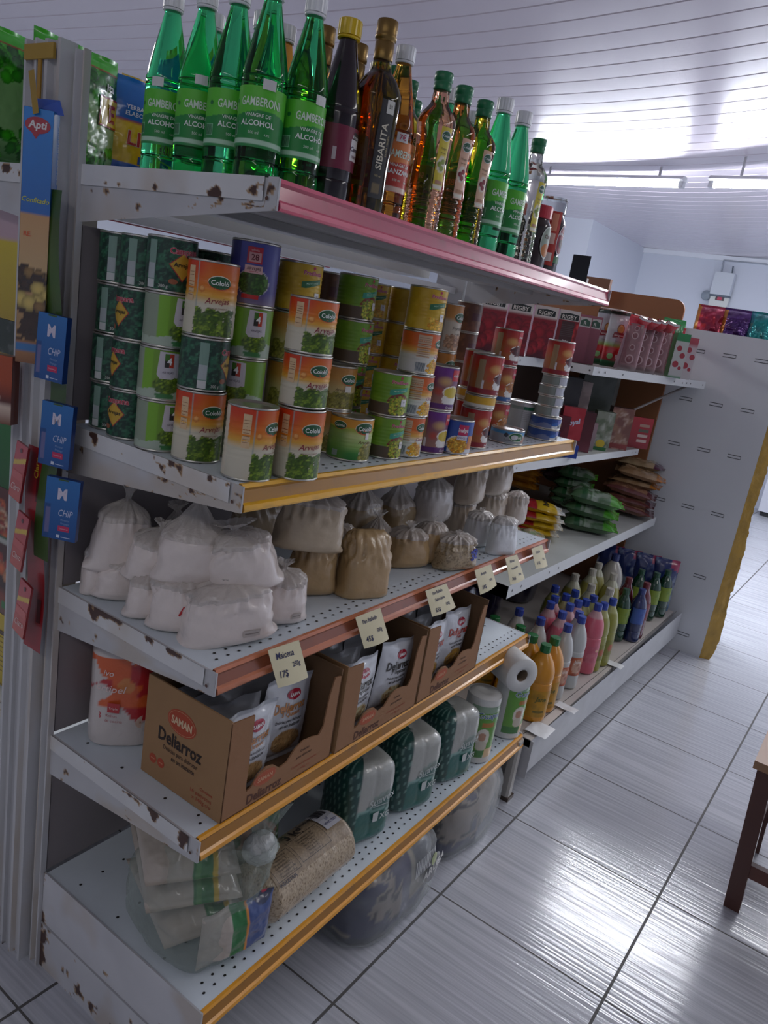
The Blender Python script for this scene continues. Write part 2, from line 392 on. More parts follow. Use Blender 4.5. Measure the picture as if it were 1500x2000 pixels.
# base side plates and plinths
def plate(x, D, sg, seed):
    b = MB()
    pts = [(.0, .0), (.0, .236), (-D-.008, .236), (-D-.008, .185), (-D+.10, .0)]
    def P(a, t, e=0.):
        y = -(D+.008)*a; lo = np.maximum(0, ((a*(D+.008))-(D-.17))*.0+.0); hi = .236
        return np.stack([np.full_like(a, x)-e, y, lo+(hi-lo)*t], -1)
    b.grid(P, 0, 1, 0, 1, 120, 60, lambda a, t: chips(a*.46, t*.236, seed, lambda A, B: .17*np.clip((A-.40)*14, -1, 1)*np.clip((B-.12)*12, -1, 1)+.16*np.clip((.012-A)*80, -1, .8)-.12, .56, '#d0d0d4'), 0, False, flip=True)
    b.box(x+.0003, x+.004, -D-.008, 0, 0, .235, '#b9b9bd')
    b.box(x-.003, x, -D-.004, 0, .112, .1135, '#a5a5a8')
    return b
plate(-.0045, DP[4], 1, 31).build('end_panel', METAL, unit, 'white end panel of the base with rusty corner')
MB().box(CW, CW+.004, -DP[4], 0, 0, .235, '#c0c0c2').build('end_panel', METAL, unit)
p2 = MB().box(0, .004, .165, .62, 0, .235, '#c8c8ca').build('end_panel', METAL, unit)
MB().box(.02, CW-.02, -.02, -.012, 0, .2, '#8a8685').build('plinth', METAL, unit)
# uprights
def post(y0, y1, z1, seed, x0=-.03, x1=.0, rim=.008):
    b = MB()
    pts = [(x0, y0), (x0, y0+rim), (x0+.010, y0+rim+.003), (x0+.010, y1-rim-.003), (x0, y1-rim), (x0, y1), (x1, y1), (x1, y0)]
    zs = 90
    for i in range(len(pts)):
        p, q = pts[i], pts[(i+1) % len(pts)]
        def P(a, t, e=0., p=p, q=q): return np.stack([p[0]+(q[0]-p[0])*t, p[1]+(q[1]-p[1])*t, a], -1)
        b.grid(P, 0, z1, 0, 1, zs*2, 2, lambda a, t, i=i: chips(a*.5, t*.03+i, seed, lambda A, B: .30*np.clip((.015-A)*60, -1, .8)-.1+.1*np.clip((A-z1*.5+.02)*40, -1, 1)-.12, .62, '#cbcbce'), 0, False, flip=False)
    b.add([(x, y, z1) for x, y in pts], [tuple(range(len(pts)))[::-1]], lin('#8c8073'))
    return b
post(.036, .078, 1.772, 41).build('upright', METAL, unit)
post(.100, .135, 1.774, 42, -.03, 0, .006).build('upright', METAL, unit)
MB().box(-.022, 0, .078, .100, 0, 1.768, '#bcbcc0').build('upright', METAL, unit)
post(.001, .026, 1.762, 43, -.012, .0, .004).build('upright', METAL, unit)
for y0, y1 in ((.001, .026), (.036, .135)): MB().box(CW, CW+.03, y0, y1, 0, 1.77, '#bdbdc0').build('upright', METAL, unit)
# back panels below the can shelf, open above
for z0, z1, x1_ in ((.235, .53, CW-.002), (.56, .80, CW-.002), (.87, 1.10, CW-.002), (1.18, 1.505, .66)):
    MB().box(.004, x1_, .004, .010, z0, z1, '#8f8789').build('back_panel', painted(.5, 0, 0, .05, 40), unit)
MB().box(.0, CW, .062, .082, 1.528, 1.546, '#f1f2f4').build('tie_bar', painted(.35), unit)
MB().box(.0, CW, .020, .030, 1.10, 1.165, '#8f8789').build('tie_bar', painted(.5), unit)
# paper tape and rubber band on the post head
tp = MB().box(-.0345, -.030, .048, .128, 1.742, 1.764, '#b08f3a').box(-.033, -.0305, .082, .091, 1.66, 1.744, '#b0852f')
tag(tp.build('adhesive_tape', painted(.5)), 'strip of yellowed tape stuck across the top of the near shelf post', 'tape')

# ---- second shelving row behind
G2 = empty('shelving_unit', (1.39, 0, 0))
tag(G2, 'grey white bolted angle iron shelving standing behind the near unit, with bottles on its base', 'shelving')
def slat(x0, x1, yf, yb, z0, z1, name='shelf', rimh=.034, holes=()):
    b = MB(); X0, X1 = x0-1.39, x1-1.39
    def P(a, t, e=0.): return np.stack([X0+(X1-X0)*a, yf+(yb-yf)*t, z0+(z1-z0)*a+e], -1)
    b.grid(P, 0, 1, 0, 1, 30, 8, lambda a, t: lin('#b9bdb9')*(.85+.2*fbm(a*30, t*5, 0, 5)[:, None]), 0, False)
    def Q(a, t, e=0.): return np.stack([X0+(X1-X0)*a, np.full_like(a, yf)-e, z0+(z1-z0)*a-rimh+rimh*t+.001], -1)
    b.grid(Q, 0, 1, 0, 1, 30, 3, '#cfd2d4', 0, False)
    v = [(X0, yf+.003, z0-.0015), (X1, yf+.003, z1-.0015), (X1, yb, z1-.0015), (X0, yb, z0-.0015)]; v2 = [(x, y, z-.012) for x, y, z in v]
    b.add(v+v2, [(4, 7, 6, 5), (0, 1, 5, 4), (1, 2, 6, 5), (3, 0, 4, 7)], lin('#8d8b89'))
    b.add([(X0, yf+.003, z0), (X1, yf+.003, z1), (X1, yf+.003, z1-rimh), (X0, yf+.003, z0-rimh)], [(0, 1, 2, 3)], lin('#9a9a9a'))
    b.add([(X0, yf, z0-rimh), (X0, yb, z0-rimh), (X0, yb, z0), (X0, yf, z0)], [(0, 1, 2, 3), (3, 2, 1, 0)], lin('#bbbdbe'))
    for a in holes: b.disc(Q, a, .5, .0035/(X1-X0), .12, '#3a3a3c', .0008, 8)
    return b.build(name, METAL, G2)
o1 = [(1.42, .16), (1.853, .120), (2.317, .053), (2.334, -.076), (2.965, -.293), (3.165, -.345), (3.165, .40), (1.42, .40)]
b = MB(); b.prism([(x-1.39, y) for x, y in o1], 'z', 1.330, 1.3555, '#a5a4a2')
for (xa, ya), (xb, yb) in zip(o1[:5], o1[1:6]):
    ax, bx = xa-1.39, xb-1.39
    def Q(a, t, e=0., ax=ax, bx=bx, ya=ya, yb=yb): return np.stack([ax+(bx-ax)*a, ya+(yb-ya)*a-.001-e, 1.322+.035*t], -1)
    b.grid(Q, 0, 1, 0, 1, 12, 3, '#cfd2d4', 0, False); b.grid(lambda a, t, e=0., Q=Q: Q(a, t, e)+np.array([0, .004, 0]), 0, 1, 0, 1, 4, 1, '#9a9a9a', 0, False, 0, True)
    for u in (.12, .3, .88): b.disc(Q, u, .5, .0035/max(.1, bx-ax), .12, '#3a3a3c', .0008, 8)
s1 = b.build('shelf', METAL, G2)
s2 = slat(1.42, 2.98, -.165, .40, 1.028, .991, rimh=.03, holes=(.02, .06, .09, .93, .97))
s3 = slat(1.42, 3.165, -.285, .40, .655, .652, rimh=.045, holes=(.02, .06, .20, .25))
# bolts, braces, legs, base
for a, yy in ((2.37, -.089), (2.41, -.103), (2.95, -.290)): MB().lathe([(.004, 0), (.004, .002), (.001, .003)], '#e4e4e6', 8).xf(Matrix.Translation((a-1.39, yy-.002, 1.338)) @ Matrix.Rotation(math.pi/2, 4, 'X')).build('bolt', METAL, s1)
MB().tube([(2.75-1.39, .0, 1.07), (3.14-1.39, -.27, 1.32)], .006, '#8d8583').build('brace', METAL, G2)
def p4(x, y, z0, z1, col='#9c9a98'): return MB().box(x-.018-1.39, x+.018-1.39, y-.0015, y+.0015, z0, z1, col).box(x-.018-1.39, x-.015-1.39, y, y+.03, z0, z1, col)
for x, y in ((1.45, .41), (3.14, .41)): p4(x, y, 0, 1.42).build('post', METAL, G2)
MB().box(.01, 1.77, .402, .408, .25, 1.34, '#6f5a50').build('back_panel', painted(.6), G2)
bp = MB()
bp.grid(lambda a, t, e=0.: np.stack([a, t, np.full_like(a, .205)+e], -1), -.02, 1.77, -.49, .40, 60, 20, lambda a, t: lin('#c3bcb6')*(.8+.25*fbm(a*9, t*9, 0, 8)[:, None]), 0, False)
def BF(a, t, e=0.): return np.stack([a, -.492-.035*a/1.8-e, .078+(.207-.078)*t], -1)
bp.grid(BF, -.02, 1.795, 0, 1, 80, 10, lambda a, t: lin('#bdbfc3')*(.82+.2*fbm(a*20, t*4, 0, 6)[:, None]), 0, False)
bp.box(-.02, 1.77, -.49, .40, .18, .2045, '#a7a5a4'); bp.box(-.02, -.016, -.5, .40, .07, .205, '#b5b5b8')
bp.tube([(0, -.455, .206), (1.78, -.50, .206)], .0012, '#5a5652', 4)
bp.build('base_deck', METAL, G2)
for x in (.4, 1.1, 1.7): MB().box(x, x+.03, -.40, -.37, 0, .18, '#6e6a68').build('foot', METAL, G2)
lg = MB().prism([(-.035, -.47), (-.030, -.478), (-.006, -.478), (.006, -.47), (.006, -.45), (-.035, -.45)], 'z', .012, .215, '#b3afa8').box(-.036, .008, -.482, -.445, 0, .014, '#4a3d33')
lg.xf(Matrix.Translation((-.045, .0, 0))); lg.build('leg', METAL, G2, 'near leg of rusty channel steel')

# brown board on the back corner and slotted white partition panel
b = MB(); pts = [(-.160, .9), (-.160, 1.66)]
for k in range(7): a = k*math.pi/12; pts.append((-.110-.05*math.cos(a), 1.665+.05*math.sin(a)))
pts += [(.62, 1.715), (.62, .0), (-.16, 0)]
b.prism(pts, 'x', 3.172, 3.190, '#8c5a38')
tag(b.build('wooden_board', painted(.6, 0, 0, .1, 12)), 'brown wooden board with rounded top corner standing against the white slotted panel', 'board')
pn = empty('partition_panel', (3.205, 0, 0)); tag(pn, 'tall white slotted partition panel with yellow tape along its open edge', 'partition')
b = MB(); FX = face_x(0.)
b.grid(FX, -.35, .66, 0, 1.592, 24, 40, lambda a, t: lin('#d0d4da')*(.93+.09*fbm(a*5, t*5, 0, 3)[:, None]), 0, False)
b.box(.0004, .075, -.66, .35, 0, 1.592, '#c4c8cd')
for yy in (.266-.29, .266-.145, .266, .411, .555):
    for z, sh in ((1.493, 0), (1.258, 0), (1.032, 0), (.739, 0), (.41, 0), (.092, 0)):
        for dz in (-.007, .007): b.rect(FX, yy-.03, yy+.03, z+dz-.0018, z+dz+.0018, '#4a4c52', .0006)
        b.rect(FX, yy+.028, yy+.031, z-.007, z+.007, '#8a8c92', .0006)
b.build('panel', painted(.45, 0, .1), pn)
b = MB(); rr = random.Random(3); n = 26; xs_ = sorted([0, 1.592]+[rr.uniform(0, 1.592) for _ in range(n-1)]); ys = []
for _ in range(n+1): ys.append((ys[-1] if ys and rr.random() < .5 else .034+.020*rr.random()))
def TP(a, t, e=0.):
    k = (np.interp(a, xs_, ys)+.005*noise(a*70, 0, 0, 4))*(1.15-.3*a/1.6); return np.stack([-.0006+t*k*.55+.003*noise(a*30, t*4), -.6605-t*k-e*.5, a], -1)
b.grid(TP, 0, 1.592, 0, 1, 200, 8, lambda a, t: lin('#a8862f')*(.7+.6*fbm(a*22, t*3, 0, 2)[:, None])*np.array([1, .97, 1.]), 0, False); b.grid(TP, 0, 1.592, 0, 1, 100, 4, '#8a7434', 0, False, -.002, True)
b.build('tape_edge', painted(.35, 0, .4, .4, 60), pn, 'yellow packing tape peeling at its edge')
# ================================================================ printed labels
class Print:
    """a printed surface: ops run in order over the points of the label"""
    def __init__(s, base): s.ops = []; s.base = lin(base)
    def vgrad(s, *st):
        z = [q[0] for q in st]; c = np.array([lin(q[1]) for q in st])
        s.ops.append(lambda A, B, C: np.stack([np.interp(B, z, c[:, k]) for k in range(3)], -1)); return s
    def put(s, fn, col, al=1.):
        c0 = lin(col)
        def op(A, B, C):
            m = np.clip(np.asarray(fn(A, B), float), 0, 1)[:, None]*al; return C*(1-m)+c0*m
        s.ops.append(op); return s
    def rect(s, x0, x1, y0, y1, col, al=1., skew=0.): return s.put(lambda A, B: (A+skew*(B-y0) > x0)&(A+skew*(B-y0) < x1)&(B > y0)&(B < y1), col, al)
    def oval(s, x, y, rx, ry, col, al=1., soft=0.):
        return s.put(lambda A, B: np.clip((1-((A-x)/rx)**2-((B-y)/ry)**2)*(1/max(soft, .02)), 0, 1), col, al)
    def wave(s, y0, col, amp=.004, k=60, ph=0., below=True, al=1.): return s.put(lambda A, B: (B < y0+amp*np.sin(A*k+ph)) if below else (B > y0+amp*np.sin(A*k+ph)), col, al)
    def grains(s, x0, x1, y0, y1, r, n, cols, seed=1, inside=None):
        q = random.Random(seed); L = []
        for _ in range(n):
            x, y = q.uniform(x0, x1), q.uniform(y0, y1)
            if inside and ((x-inside[0])/inside[2])**2+((y-inside[1])/inside[3])**2 > 1: continue
            L.append((x, y, r*q.uniform(.75, 1.15), lin(q.choice(cols))))
        L.sort(key=lambda t: -t[1])
        def op(A, B, C):
            C = C.copy()
            for x, y, rr, c in L:
                d = ((A-x)**2+(B-y)**2)/rr**2; m = d < 1
                C[m] = c*(1.25-.75*d[m])[:, None]
            return C
        s.ops.append(op); return s
    def mottle(s, col, sc, thr, seed=0, al=.6, soft=6): return s.put(lambda A, B: (fbm(A*sc, B*sc, 0, seed, 3)-thr)*soft, col, al)
    def __call__(s, A, B):
        C = np.tile(s.base, (len(A), 1))
        for o in s.ops: C = o(A, B, C)
        return C
PEA = ['#4f6e16', '#6a8820', '#3f5e14', '#86a42c', '#4a6a16']
CORN = ['#e3a520', '#f0bc36', '#cf8a12', '#f4cd55']
TIN = painted(.28, .85); LAB = painted(.42, 0, .12)
CANZ = {}
def can(key, r, h, pr, txt=None, ribs=True, ns=130, cat='can'):
    root = empty(key, (0, 0, 0)); g = .0035
    b = MB(); b.lathe([(r-.003, .0012), (r-.0005, 0), (r+.0006, .0015), (r-.0004, g), (r-.0012, g+.0006), (r-.0012, h-g-.0006), (r-.0004, h-g), (r+.0006, h-.0015), (r-.0005, h), (r-.002, h-.0008), (r-.0028, h-.003), (r*.6, h-.0032), (0.0005, h-.0034)], '#c9c6bd', 40)
    b.build('tin_body', TIN, root)
    lb = MB(); hh = h-2*g
    def P(a, t, e=0.):
        rr = r+e
        if ribs:
            rb = np.sin((t-.2*hh)/hh*2*math.pi*11); rr = rr-.00045*(rb > 0)*(t > .27*hh)*(t < .8*hh)
        return np.stack([rr*np.sin(a/r), -rr*np.cos(a/r), t+g], -1)
    nt = int(hh/.00125) if ribs else int(hh/.0018)
    lb.grid(P, -math.pi*r, math.pi*r, 0, hh, ns, nt, pr)
    if txt: txt(lb, P, hh)
    lb.build('label', LAB, root); CANZ[key] = (Stamp(root), r, h)
def cololo(lb, P, x, y, k=1., col='#f2f4f0'):
    lb.disc(P, x, y, .0185*k, .0105*k, '#e8e2cf', .0003); lb.disc(P, x, y-.0008*k, .0178*k, .0096*k, '#d0561d', .0005); lb.disc(P, x, y, .0172*k, .0092*k, '#1f5a34', .0007)
    lb.text(P, 'Cololó', x, y, .0098*k, col, .012, .0014)
def cp(tall):
    def f(lb, P, h):
        cololo(lb, P, .004, h*.74, 1.0 if tall else .92)
        lb.text(P, 'Arvejas', .003, h*(.49 if tall else .46), .0125, '#8c1f35', .0, .0007, .35, .08)
        lb.text(P, 'VERDES EN CONSERVA', .004, h*.385, .003, '#7a4a3a', 0, .0007, 0, .05)
        lb.rect(P, -.0485, -.036, h*.45, h*.93, '#d9b98f', .0004)
        for k in range(9): lb.rect(P, -.047, -.0375, h*(.48+.045*k), h*(.48+.045*k)+.0007, '#8b5a3a', .0006)
    return f
def cololo_print(h, red=True):
    p = Print('#c6bfab').vgrad((0, '#cdc7b4'), (h*.43, '#cfc8b2'), (h*.54, '#dca63c'), (h*.66, '#dc7d1c'), (h, '#cc560e'))
    if red: p.put(lambda A, B: np.clip((B-h*.62)/(h*.3), 0, 1)*np.clip((-.012-A)*60, 0, 1), '#c82c0e', .8)
    p.put(lambda A, B: np.abs(A+.029)*2000 < 1.6, '#9aa29a', .9)
    p.oval(-.022, h*.63, .005, .005, '#c9772c').oval(-.0225, h*.64, .0035, .003, '#e7a559')
    p.grains(-.03, .034, 0, h*.36, .0036, 240, PEA, 3).grains(-.012, .03, 0, h*.30, .0045, 60, PEA, 4)
    p.put(lambda A, B: (np.abs(A) > .075)*1., '#d8cdb8')
    return p
hT = .112-.007; hS = .0825-.007
can('pea_can', .0385, .112, cololo_print(hT), cp(True), True)
can('pea_can_short', .0375, .0825, cololo_print(hS), cp(False), True)
def f(lb, P, h):
    lb.poly(P, [(.006, h*.78), (.026, h*.52), (.006, h*.2), (-.016, h*.52)], '#a3343a', .0003); lb.poly(P, [(.006, h*.755), (.024, h*.52), (.006, h*.23), (-.014, h*.52)], '#c9a136', .0005)
    lb.text(P, 'Campana', .008, h*.80, .0125, '#e0a0a8', .05, .0006, 0, .04); lb.text(P, 'Campana', .008, h*.80, .0125, '#b02a3a', .01, .0008, 0, .04)
    lb.text(P, 'Arvejas', .005, h*.53, .009, '#1c241c', .02, .0008); lb.text(P, '300 g', -.022, h*.08, .0065, '#b9bcb4', .02, .0006)
    lb.disc(P, -.008, h*.19, .007, .004, '#9a5a38', .0006)
    lb.rect(P, -.050, -.036, h*.02, h*.95, '#7c9a8c', .0004); lb.rect(P, -.050, -.037, h*.2, h*.5, '#a9b2b4', .0006)
    lb.rect(P, -.050, -.037, h*.02, h*.18, '#c9cccb', .0006)
can('dark_green_can', .0375, .0815, Print('#14352a').mottle('#2f6b4c', 160, .5, 2, .8).mottle('#4f8f6c', 300, .62, 5, .5).grains(-.11, .11, 0, .07, .0022, 60, ['#3c7a58', '#2c6447'], 3), f, False, 110)
def f(lb, P, h):
    lb.poly(P, [(-.008, h*.98), (.022, h*.96), (.023, h*.46), (.012, h*.42), (-.006, h*.42), (-.011, h*.5)], '#c9c4cc', .0003)
    for x0, x1, y0, y1, c in ((0, .007, .80, .94, '#4a7a2c'), (.0072, .014, .80, .94, '#c2402c'), (.0, .007, .66, .80, '#33302f'), (.0072, .014, .66, .80, '#c2402c')): lb.rect(P, x0, x1, h*y0, h*y1, c, .0006)
    lb.text(P, '4', .0072, h*.79, .0155, '#f4f4f4', .02, .0009); lb.text(P, 'ARVEJAS', .006, h*.56, .0048, '#6a6272', .0, .0007)
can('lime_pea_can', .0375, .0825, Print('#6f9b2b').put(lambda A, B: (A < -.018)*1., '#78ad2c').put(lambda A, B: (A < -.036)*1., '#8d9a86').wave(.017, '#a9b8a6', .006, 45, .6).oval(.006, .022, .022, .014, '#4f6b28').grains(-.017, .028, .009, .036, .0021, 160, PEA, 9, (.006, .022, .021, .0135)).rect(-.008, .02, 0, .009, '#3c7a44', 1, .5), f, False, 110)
def f(lb, P, h):
    lb.rect(P, -.011, .013, h*.66, h*.93, '#c22a3c', .0004); lb.rect(P, -.008, .011, h*.685, h*.84, '#dba0a0', .0006); lb.text(P, '28', .0015, h*.765, .0125, '#6a1a26', .015, .0008); lb.text(P, 'oferta', .001, h*.88, .005, '#f1c9cb', .0, .0008)
    lb.rect(P, -.013, .015, h*.5, h*.63, '#cfa9a8', .0006); lb.text(P, 'ARVEJAS', .001, h*.575, .0058, '#4a1f2c', .012, .0008); lb.rect(P, -.006, .008, h*.525, h*.532, '#b02a3a', .0008)
    lb.rect(P, -.014, .013, h*.08, h*.15, '#c22a2a', .0006)
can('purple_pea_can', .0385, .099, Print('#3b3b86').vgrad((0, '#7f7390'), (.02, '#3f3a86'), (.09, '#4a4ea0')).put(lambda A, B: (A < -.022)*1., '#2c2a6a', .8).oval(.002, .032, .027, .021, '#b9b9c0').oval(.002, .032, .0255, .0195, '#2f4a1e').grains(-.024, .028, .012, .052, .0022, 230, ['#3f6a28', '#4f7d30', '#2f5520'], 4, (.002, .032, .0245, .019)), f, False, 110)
def pred(c1, c2, sticker):
    def f(lb, P, h):
        lb.text(P, 'Predilecta', .006, h*.83, .0092, '#e9b3c2', .05, .0005); lb.text(P, 'Predilecta', .006, h*.83, .0092, '#b3204f', .008, .0007); lb.disc(P, .006, h*.94, .0025, .0025, '#b3204f', .0006)
        lb.poly(P, [(-.014, h*.5), (-.014, h*.63), (.024, h*.72), (.024, h*.62), (-.006, h*.5)], c2, .0004); lb.text(P, 'MILHO VERDE', .006, h*.615, .0038, '#bfe0c4', .01, .0006, 0, .1)
        if sticker: lb.rect(P, .012, .025, h*.24, h*.42, '#dcdadb', .0008); lb.text(P, '37', .0185, h*.33, .006, '#5a5a66', .01, .001)
    return f
can('yellow_can', .0375, .0825, Print('#c9a21f').mottle('#dcb93c', 60, .5, 3, .6).grains(-.012, .02, .004, .022, .0035, 40, CORN, 2), pred('', '#2f7048', True), True, 100)
can('green_vegetable_can', .0375, .0825, Print('#6d9a26').mottle('#86ae34', 40, .5, 3, .5).oval(.008, .021, .026, .021, '#7a3422').put(lambda A, B: (B < .006)*1., '#4a3a26').grains(-.018, .034, .0, .036, .0026, 260, ['#a7b52f', '#c9c63a', '#6f8a22', '#8ea52c'], 4, (.008, .018, .0245, .018)).put(lambda A, B: ((A < -.012)&(B < .022))*1., '#5a4a3a'), pred('', '#3a9a80', True), True)
def f(lb, P, h):
    cololo(lb, P, .012, h*.76, .9); lb.text(P, 'Choclo', .014, h*.45, .010, '#b0507a', 0, .0006, .35); lb.rect(P, -.042, -.014, h*.4, h*.95, '#cfae90', .0004)
    for k in range(10): lb.rect(P, -.040, -.016, h*(.43+.05*k), h*(.43+.05*k)+.0007, '#8b6a52', .0006)
    for k in range(9): lb.rect(P, -.040+k*.0022, -.0388+k*.0022, h*.04, h*.26, '#5a6a7a', .0006)
can('corn_can', .0375, .0825, Print('#d8d8d4').vgrad((0, '#dadbd8'), (.032, '#d9d7cc'), (.040, '#e2b04a'), (.052, '#d96a22'), (.08, '#cf5a1e')).grains(-.018, .02, .0, .028, .0032, 110, CORN, 5, (.002, .01, .018, .016)), f, True)
def f(lb, P, h): cololo(lb, P, .004, h*.72, 1.); lb.rect(P, -.004, .010, h*.42, h*.57, '#d6d2cb', .0008); lb.text(P, 'Arvejas', -.012, h*.47, .007, '#5a4326', 0, .0006, .3)
can('olive_pea_can', .0375, .0825, Print('#a89a5c').vgrad((0, '#a08e54'), (.03, '#bdb07c'), (.055, '#b8863c'), (.08, '#a8702c')).grains(-.05, .05, 0, .028, .0045, 160, ['#8a8434', '#a09a48', '#6f6c28'], 3), f, False, 110)
def f(lb, P, h):
    cololo(lb, P, .010, h*.80, 1.1); cololo(lb, P, -.040, h*.82, .75); lb.text(P, 'Arvejas', .012, h*.46, .0085, '#6a4a1c', .01, .0006, .3); lb.rect(P, .012, .020, h*.54, h*.7, '#e3e1de', .0012)
    lb.rect(P, -.050, -.038, h*.05, h*.2, '#8a9a94', .0006)
can('wide_pea_can', .0405, .081, Print('#8dab52').vgrad((0, '#2c7a34'), (.012, '#3c8a38'), (.024, '#8fb860'), (.045, '#c3cf8a'), (.056, '#a9b43c'), (.060, '#dc9a2a'), (.08, '#d08a20')).put(lambda A, B: (A < -.018)*np.clip((-.018-A)*60, 0, 1)*(B < .056), '#5a8a34', .7).oval(.024, .012, .022, .022, '#dedcc8').grains(.004, .05, .0, .034, .0042, 130, ['#7a7a2c', '#8f8d38', '#a39c46'], 5, (.025, .012, .020, .020)), f, True)
def bowl(p, h, bowlc, food, top, band, food2=None):
    p.oval(-.008, h*.68, .02, h*.14, '#d8b46a', .7, 1.).oval(-.020, h*.42, .012, h*.12, '#b8402a', .8, 1.)
    p.oval(.012, h*.26, .023, h*.17, '#e4e2de').rect(-.009, .033, h*.16, h*.3, '#e4e2de').oval(.012, h*.42, .023, h*.16, '#e9e7e2').oval(.012, h*.42, .0205, h*.135, bowlc)
    if food: p.grains(-.009, .033, h*.29, h*.55, .0036, 60, food, 6, (.012, h*.42, .020, h*.13))
    p.rect(-.2, .2, 0, h*.13, band); return p
def inalpa(txt, c='#c22230'):
    def f(lb, P, h):
        lb.rect(P, .006, .030, h*.70, h*.97, c, .0005); lb.text(P, 'inalpa', .018, h*.84, .0085, '#f2ece8', .012, .0008, .15); lb.text(P, txt, .014, h*.06, .0065, '#e6d9da', .012, .0007)
        lb.rect(P, -.052, -.036, h*.14, h*.9, '#a48a68', .0004); lb.rect(P, -.038, -.033, h*.14, h*.36, '#d9d4d6', .0006)
    return f
hI = .0925-.007
can('cream_soup_can', .0365, .0925, bowl(Print('#8a5a6a').vgrad((0, '#a07a6a'), (hI*.5, '#8a5a5a'), (hI*.85, '#6a2f80'), (hI, '#6a2a86')), hI, '#cdb53c', None, 0, '#5c2470'), inalpa('Crema de'), False, 110)
can('red_bean_can', .0365, .0925, bowl(Print('#a04a22').vgrad((0, '#a85a2c'), (hI*.45, '#a8602c'), (hI*.7, '#b8401c'), (hI, '#a81c24')), hI, '#5a2428', ['#5a2024', '#74302e', '#481a20'], 0, '#8c1a2a'), inalpa('Porotos'), False, 110)
can('chickpea_can', .0365, .0925, bowl(Print('#a8643a').vgrad((0, '#b07a4a'), (hI*.6, '#a8642c'), (hI, '#9a2a30')), hI, '#b07038', ['#b87838', '#c98a48', '#9a5f2c'], 0, '#2f5f9a'), inalpa('Garbanzos', '#b8243a'), False, 110)
def f(lb, P, h):
    cololo(lb, P, .012, h*.74, 1.15); lb.text(P, 'Porotos', .010, h*.50, .012, '#4a3028', 0, .0006, .3); lb.text(P, 'manteca', .010, h*.38, .0055, '#5a4438', 0, .0006, .2)
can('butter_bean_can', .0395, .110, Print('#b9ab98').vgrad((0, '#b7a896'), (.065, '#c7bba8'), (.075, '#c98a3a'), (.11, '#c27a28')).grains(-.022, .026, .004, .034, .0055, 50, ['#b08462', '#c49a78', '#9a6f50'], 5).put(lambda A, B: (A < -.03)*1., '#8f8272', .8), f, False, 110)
def f(lb, P, h):
    lb.rect(P, -.005, .018, h*.58, h*.9, '#c22a5a', .0005); lb.text(P, 'inalpa', .0065, h*.74, .0125, '#f1eef0', .02, .0008, 0, .05, .8); lb.rect(P, -.006, .018, h*.43, h*.57, '#dcd8e4', .0007); lb.text(P, 'CHOCLO', .006, h*.5, .0055, '#5a4a86', .01, .0009)
can('sweetcorn_can', .0365, .0765, Print('#2a50a4').put(lambda A, B: (A > .022)*(B < .04), '#c97a2c').rect(-.2, .2, 0, .010, '#d8dade').oval(-.004, .018, .025, .020, '#e3e4e2').oval(-.002, .018, .023, .018, '#b87a1c').grains(-.025, .022, 0, .037, .0035, 170, CORN, 5, (-.002, .018, .022, .017)).rect(-.2, -.024, 0, .012, '#2f62b0'), f, False, 110)
def f(lb, P, h):
    lb.poly(P, [(.004, h*.34), (.006, h*.56), (.034, h*.60), (.032, h*.40)], '#b52834', .0006); lb.text(P, 'Emigrante', .019, h*.48, .0075, '#f1ece6', .012, .0009, 0, .06)
    for k in range(6): lb.rect(P, -.034, -.008-.001*k, h*(.72-.06*k), h*(.72-.06*k)+.0006, '#8a8c8c', .0005)
    lb.text(P, 'Champiñones', .02, h*.28, .005, '#5a5a5a', 0, .0007, .2)
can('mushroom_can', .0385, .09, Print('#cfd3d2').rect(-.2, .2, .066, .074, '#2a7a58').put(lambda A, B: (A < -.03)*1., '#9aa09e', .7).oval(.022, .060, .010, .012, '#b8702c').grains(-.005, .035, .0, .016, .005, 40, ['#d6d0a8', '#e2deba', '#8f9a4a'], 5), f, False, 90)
def f(lb, P, h):
    lb.disc(P, 0, h*.55, .022, .0115, '#cfe0cd', .0005); lb.disc(P, 0, h*.55, .0205, .0098, '#24693c', .0007); lb.text(P, 'Cololó', .002, h*.55, .0098, '#eef1ee', .012, .0011); lb.disc(P, -.007, h*.52, .0095, .0065, '#c9cdd2', .0013)
    lb.disc(P, -.029, h*.66, .0055, .0055, '#26323c', .0007); lb.text(P, 'Lomitos', -.020, h*.26, .0075, '#4c5558', 0, .0006, .25)
can('tuna_can', .0435, .037, Print('#8f9aa2').rect(-.2, .2, .021, .03, '#3f8ec2').rect(-.032, .012, 0, .022, '#98a0a6', .9).oval(.026, .009, .014, .010, '#a57a66', 1, .6), f, False, 90)
def f(lb, P, h):
    lb.rect(P, -.004, .012, h*.5, h*.95, '#6f7cc4', .0005)
    for k in range(8): lb.rect(P, -.002+k*.0014, -.0012+k*.0014, h*.08, h*.38, '#2c3444', .0005)
    lb.disc(P, .019, h*.35, .005, .005, '#c9b284', .0005)
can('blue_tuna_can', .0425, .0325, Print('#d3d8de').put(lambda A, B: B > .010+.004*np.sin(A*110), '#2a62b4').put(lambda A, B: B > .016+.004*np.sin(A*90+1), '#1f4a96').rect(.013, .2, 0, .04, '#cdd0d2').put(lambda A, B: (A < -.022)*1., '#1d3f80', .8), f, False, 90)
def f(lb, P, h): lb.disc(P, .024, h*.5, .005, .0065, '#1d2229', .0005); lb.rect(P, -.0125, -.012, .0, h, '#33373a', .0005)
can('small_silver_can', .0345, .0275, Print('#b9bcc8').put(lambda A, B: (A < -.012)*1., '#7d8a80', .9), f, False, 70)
can('yellow_flat_can', .0365, .030, Print('#d9a92c').put(lambda A, B: B < .006, '#e6e2d4'), None, False, 60)
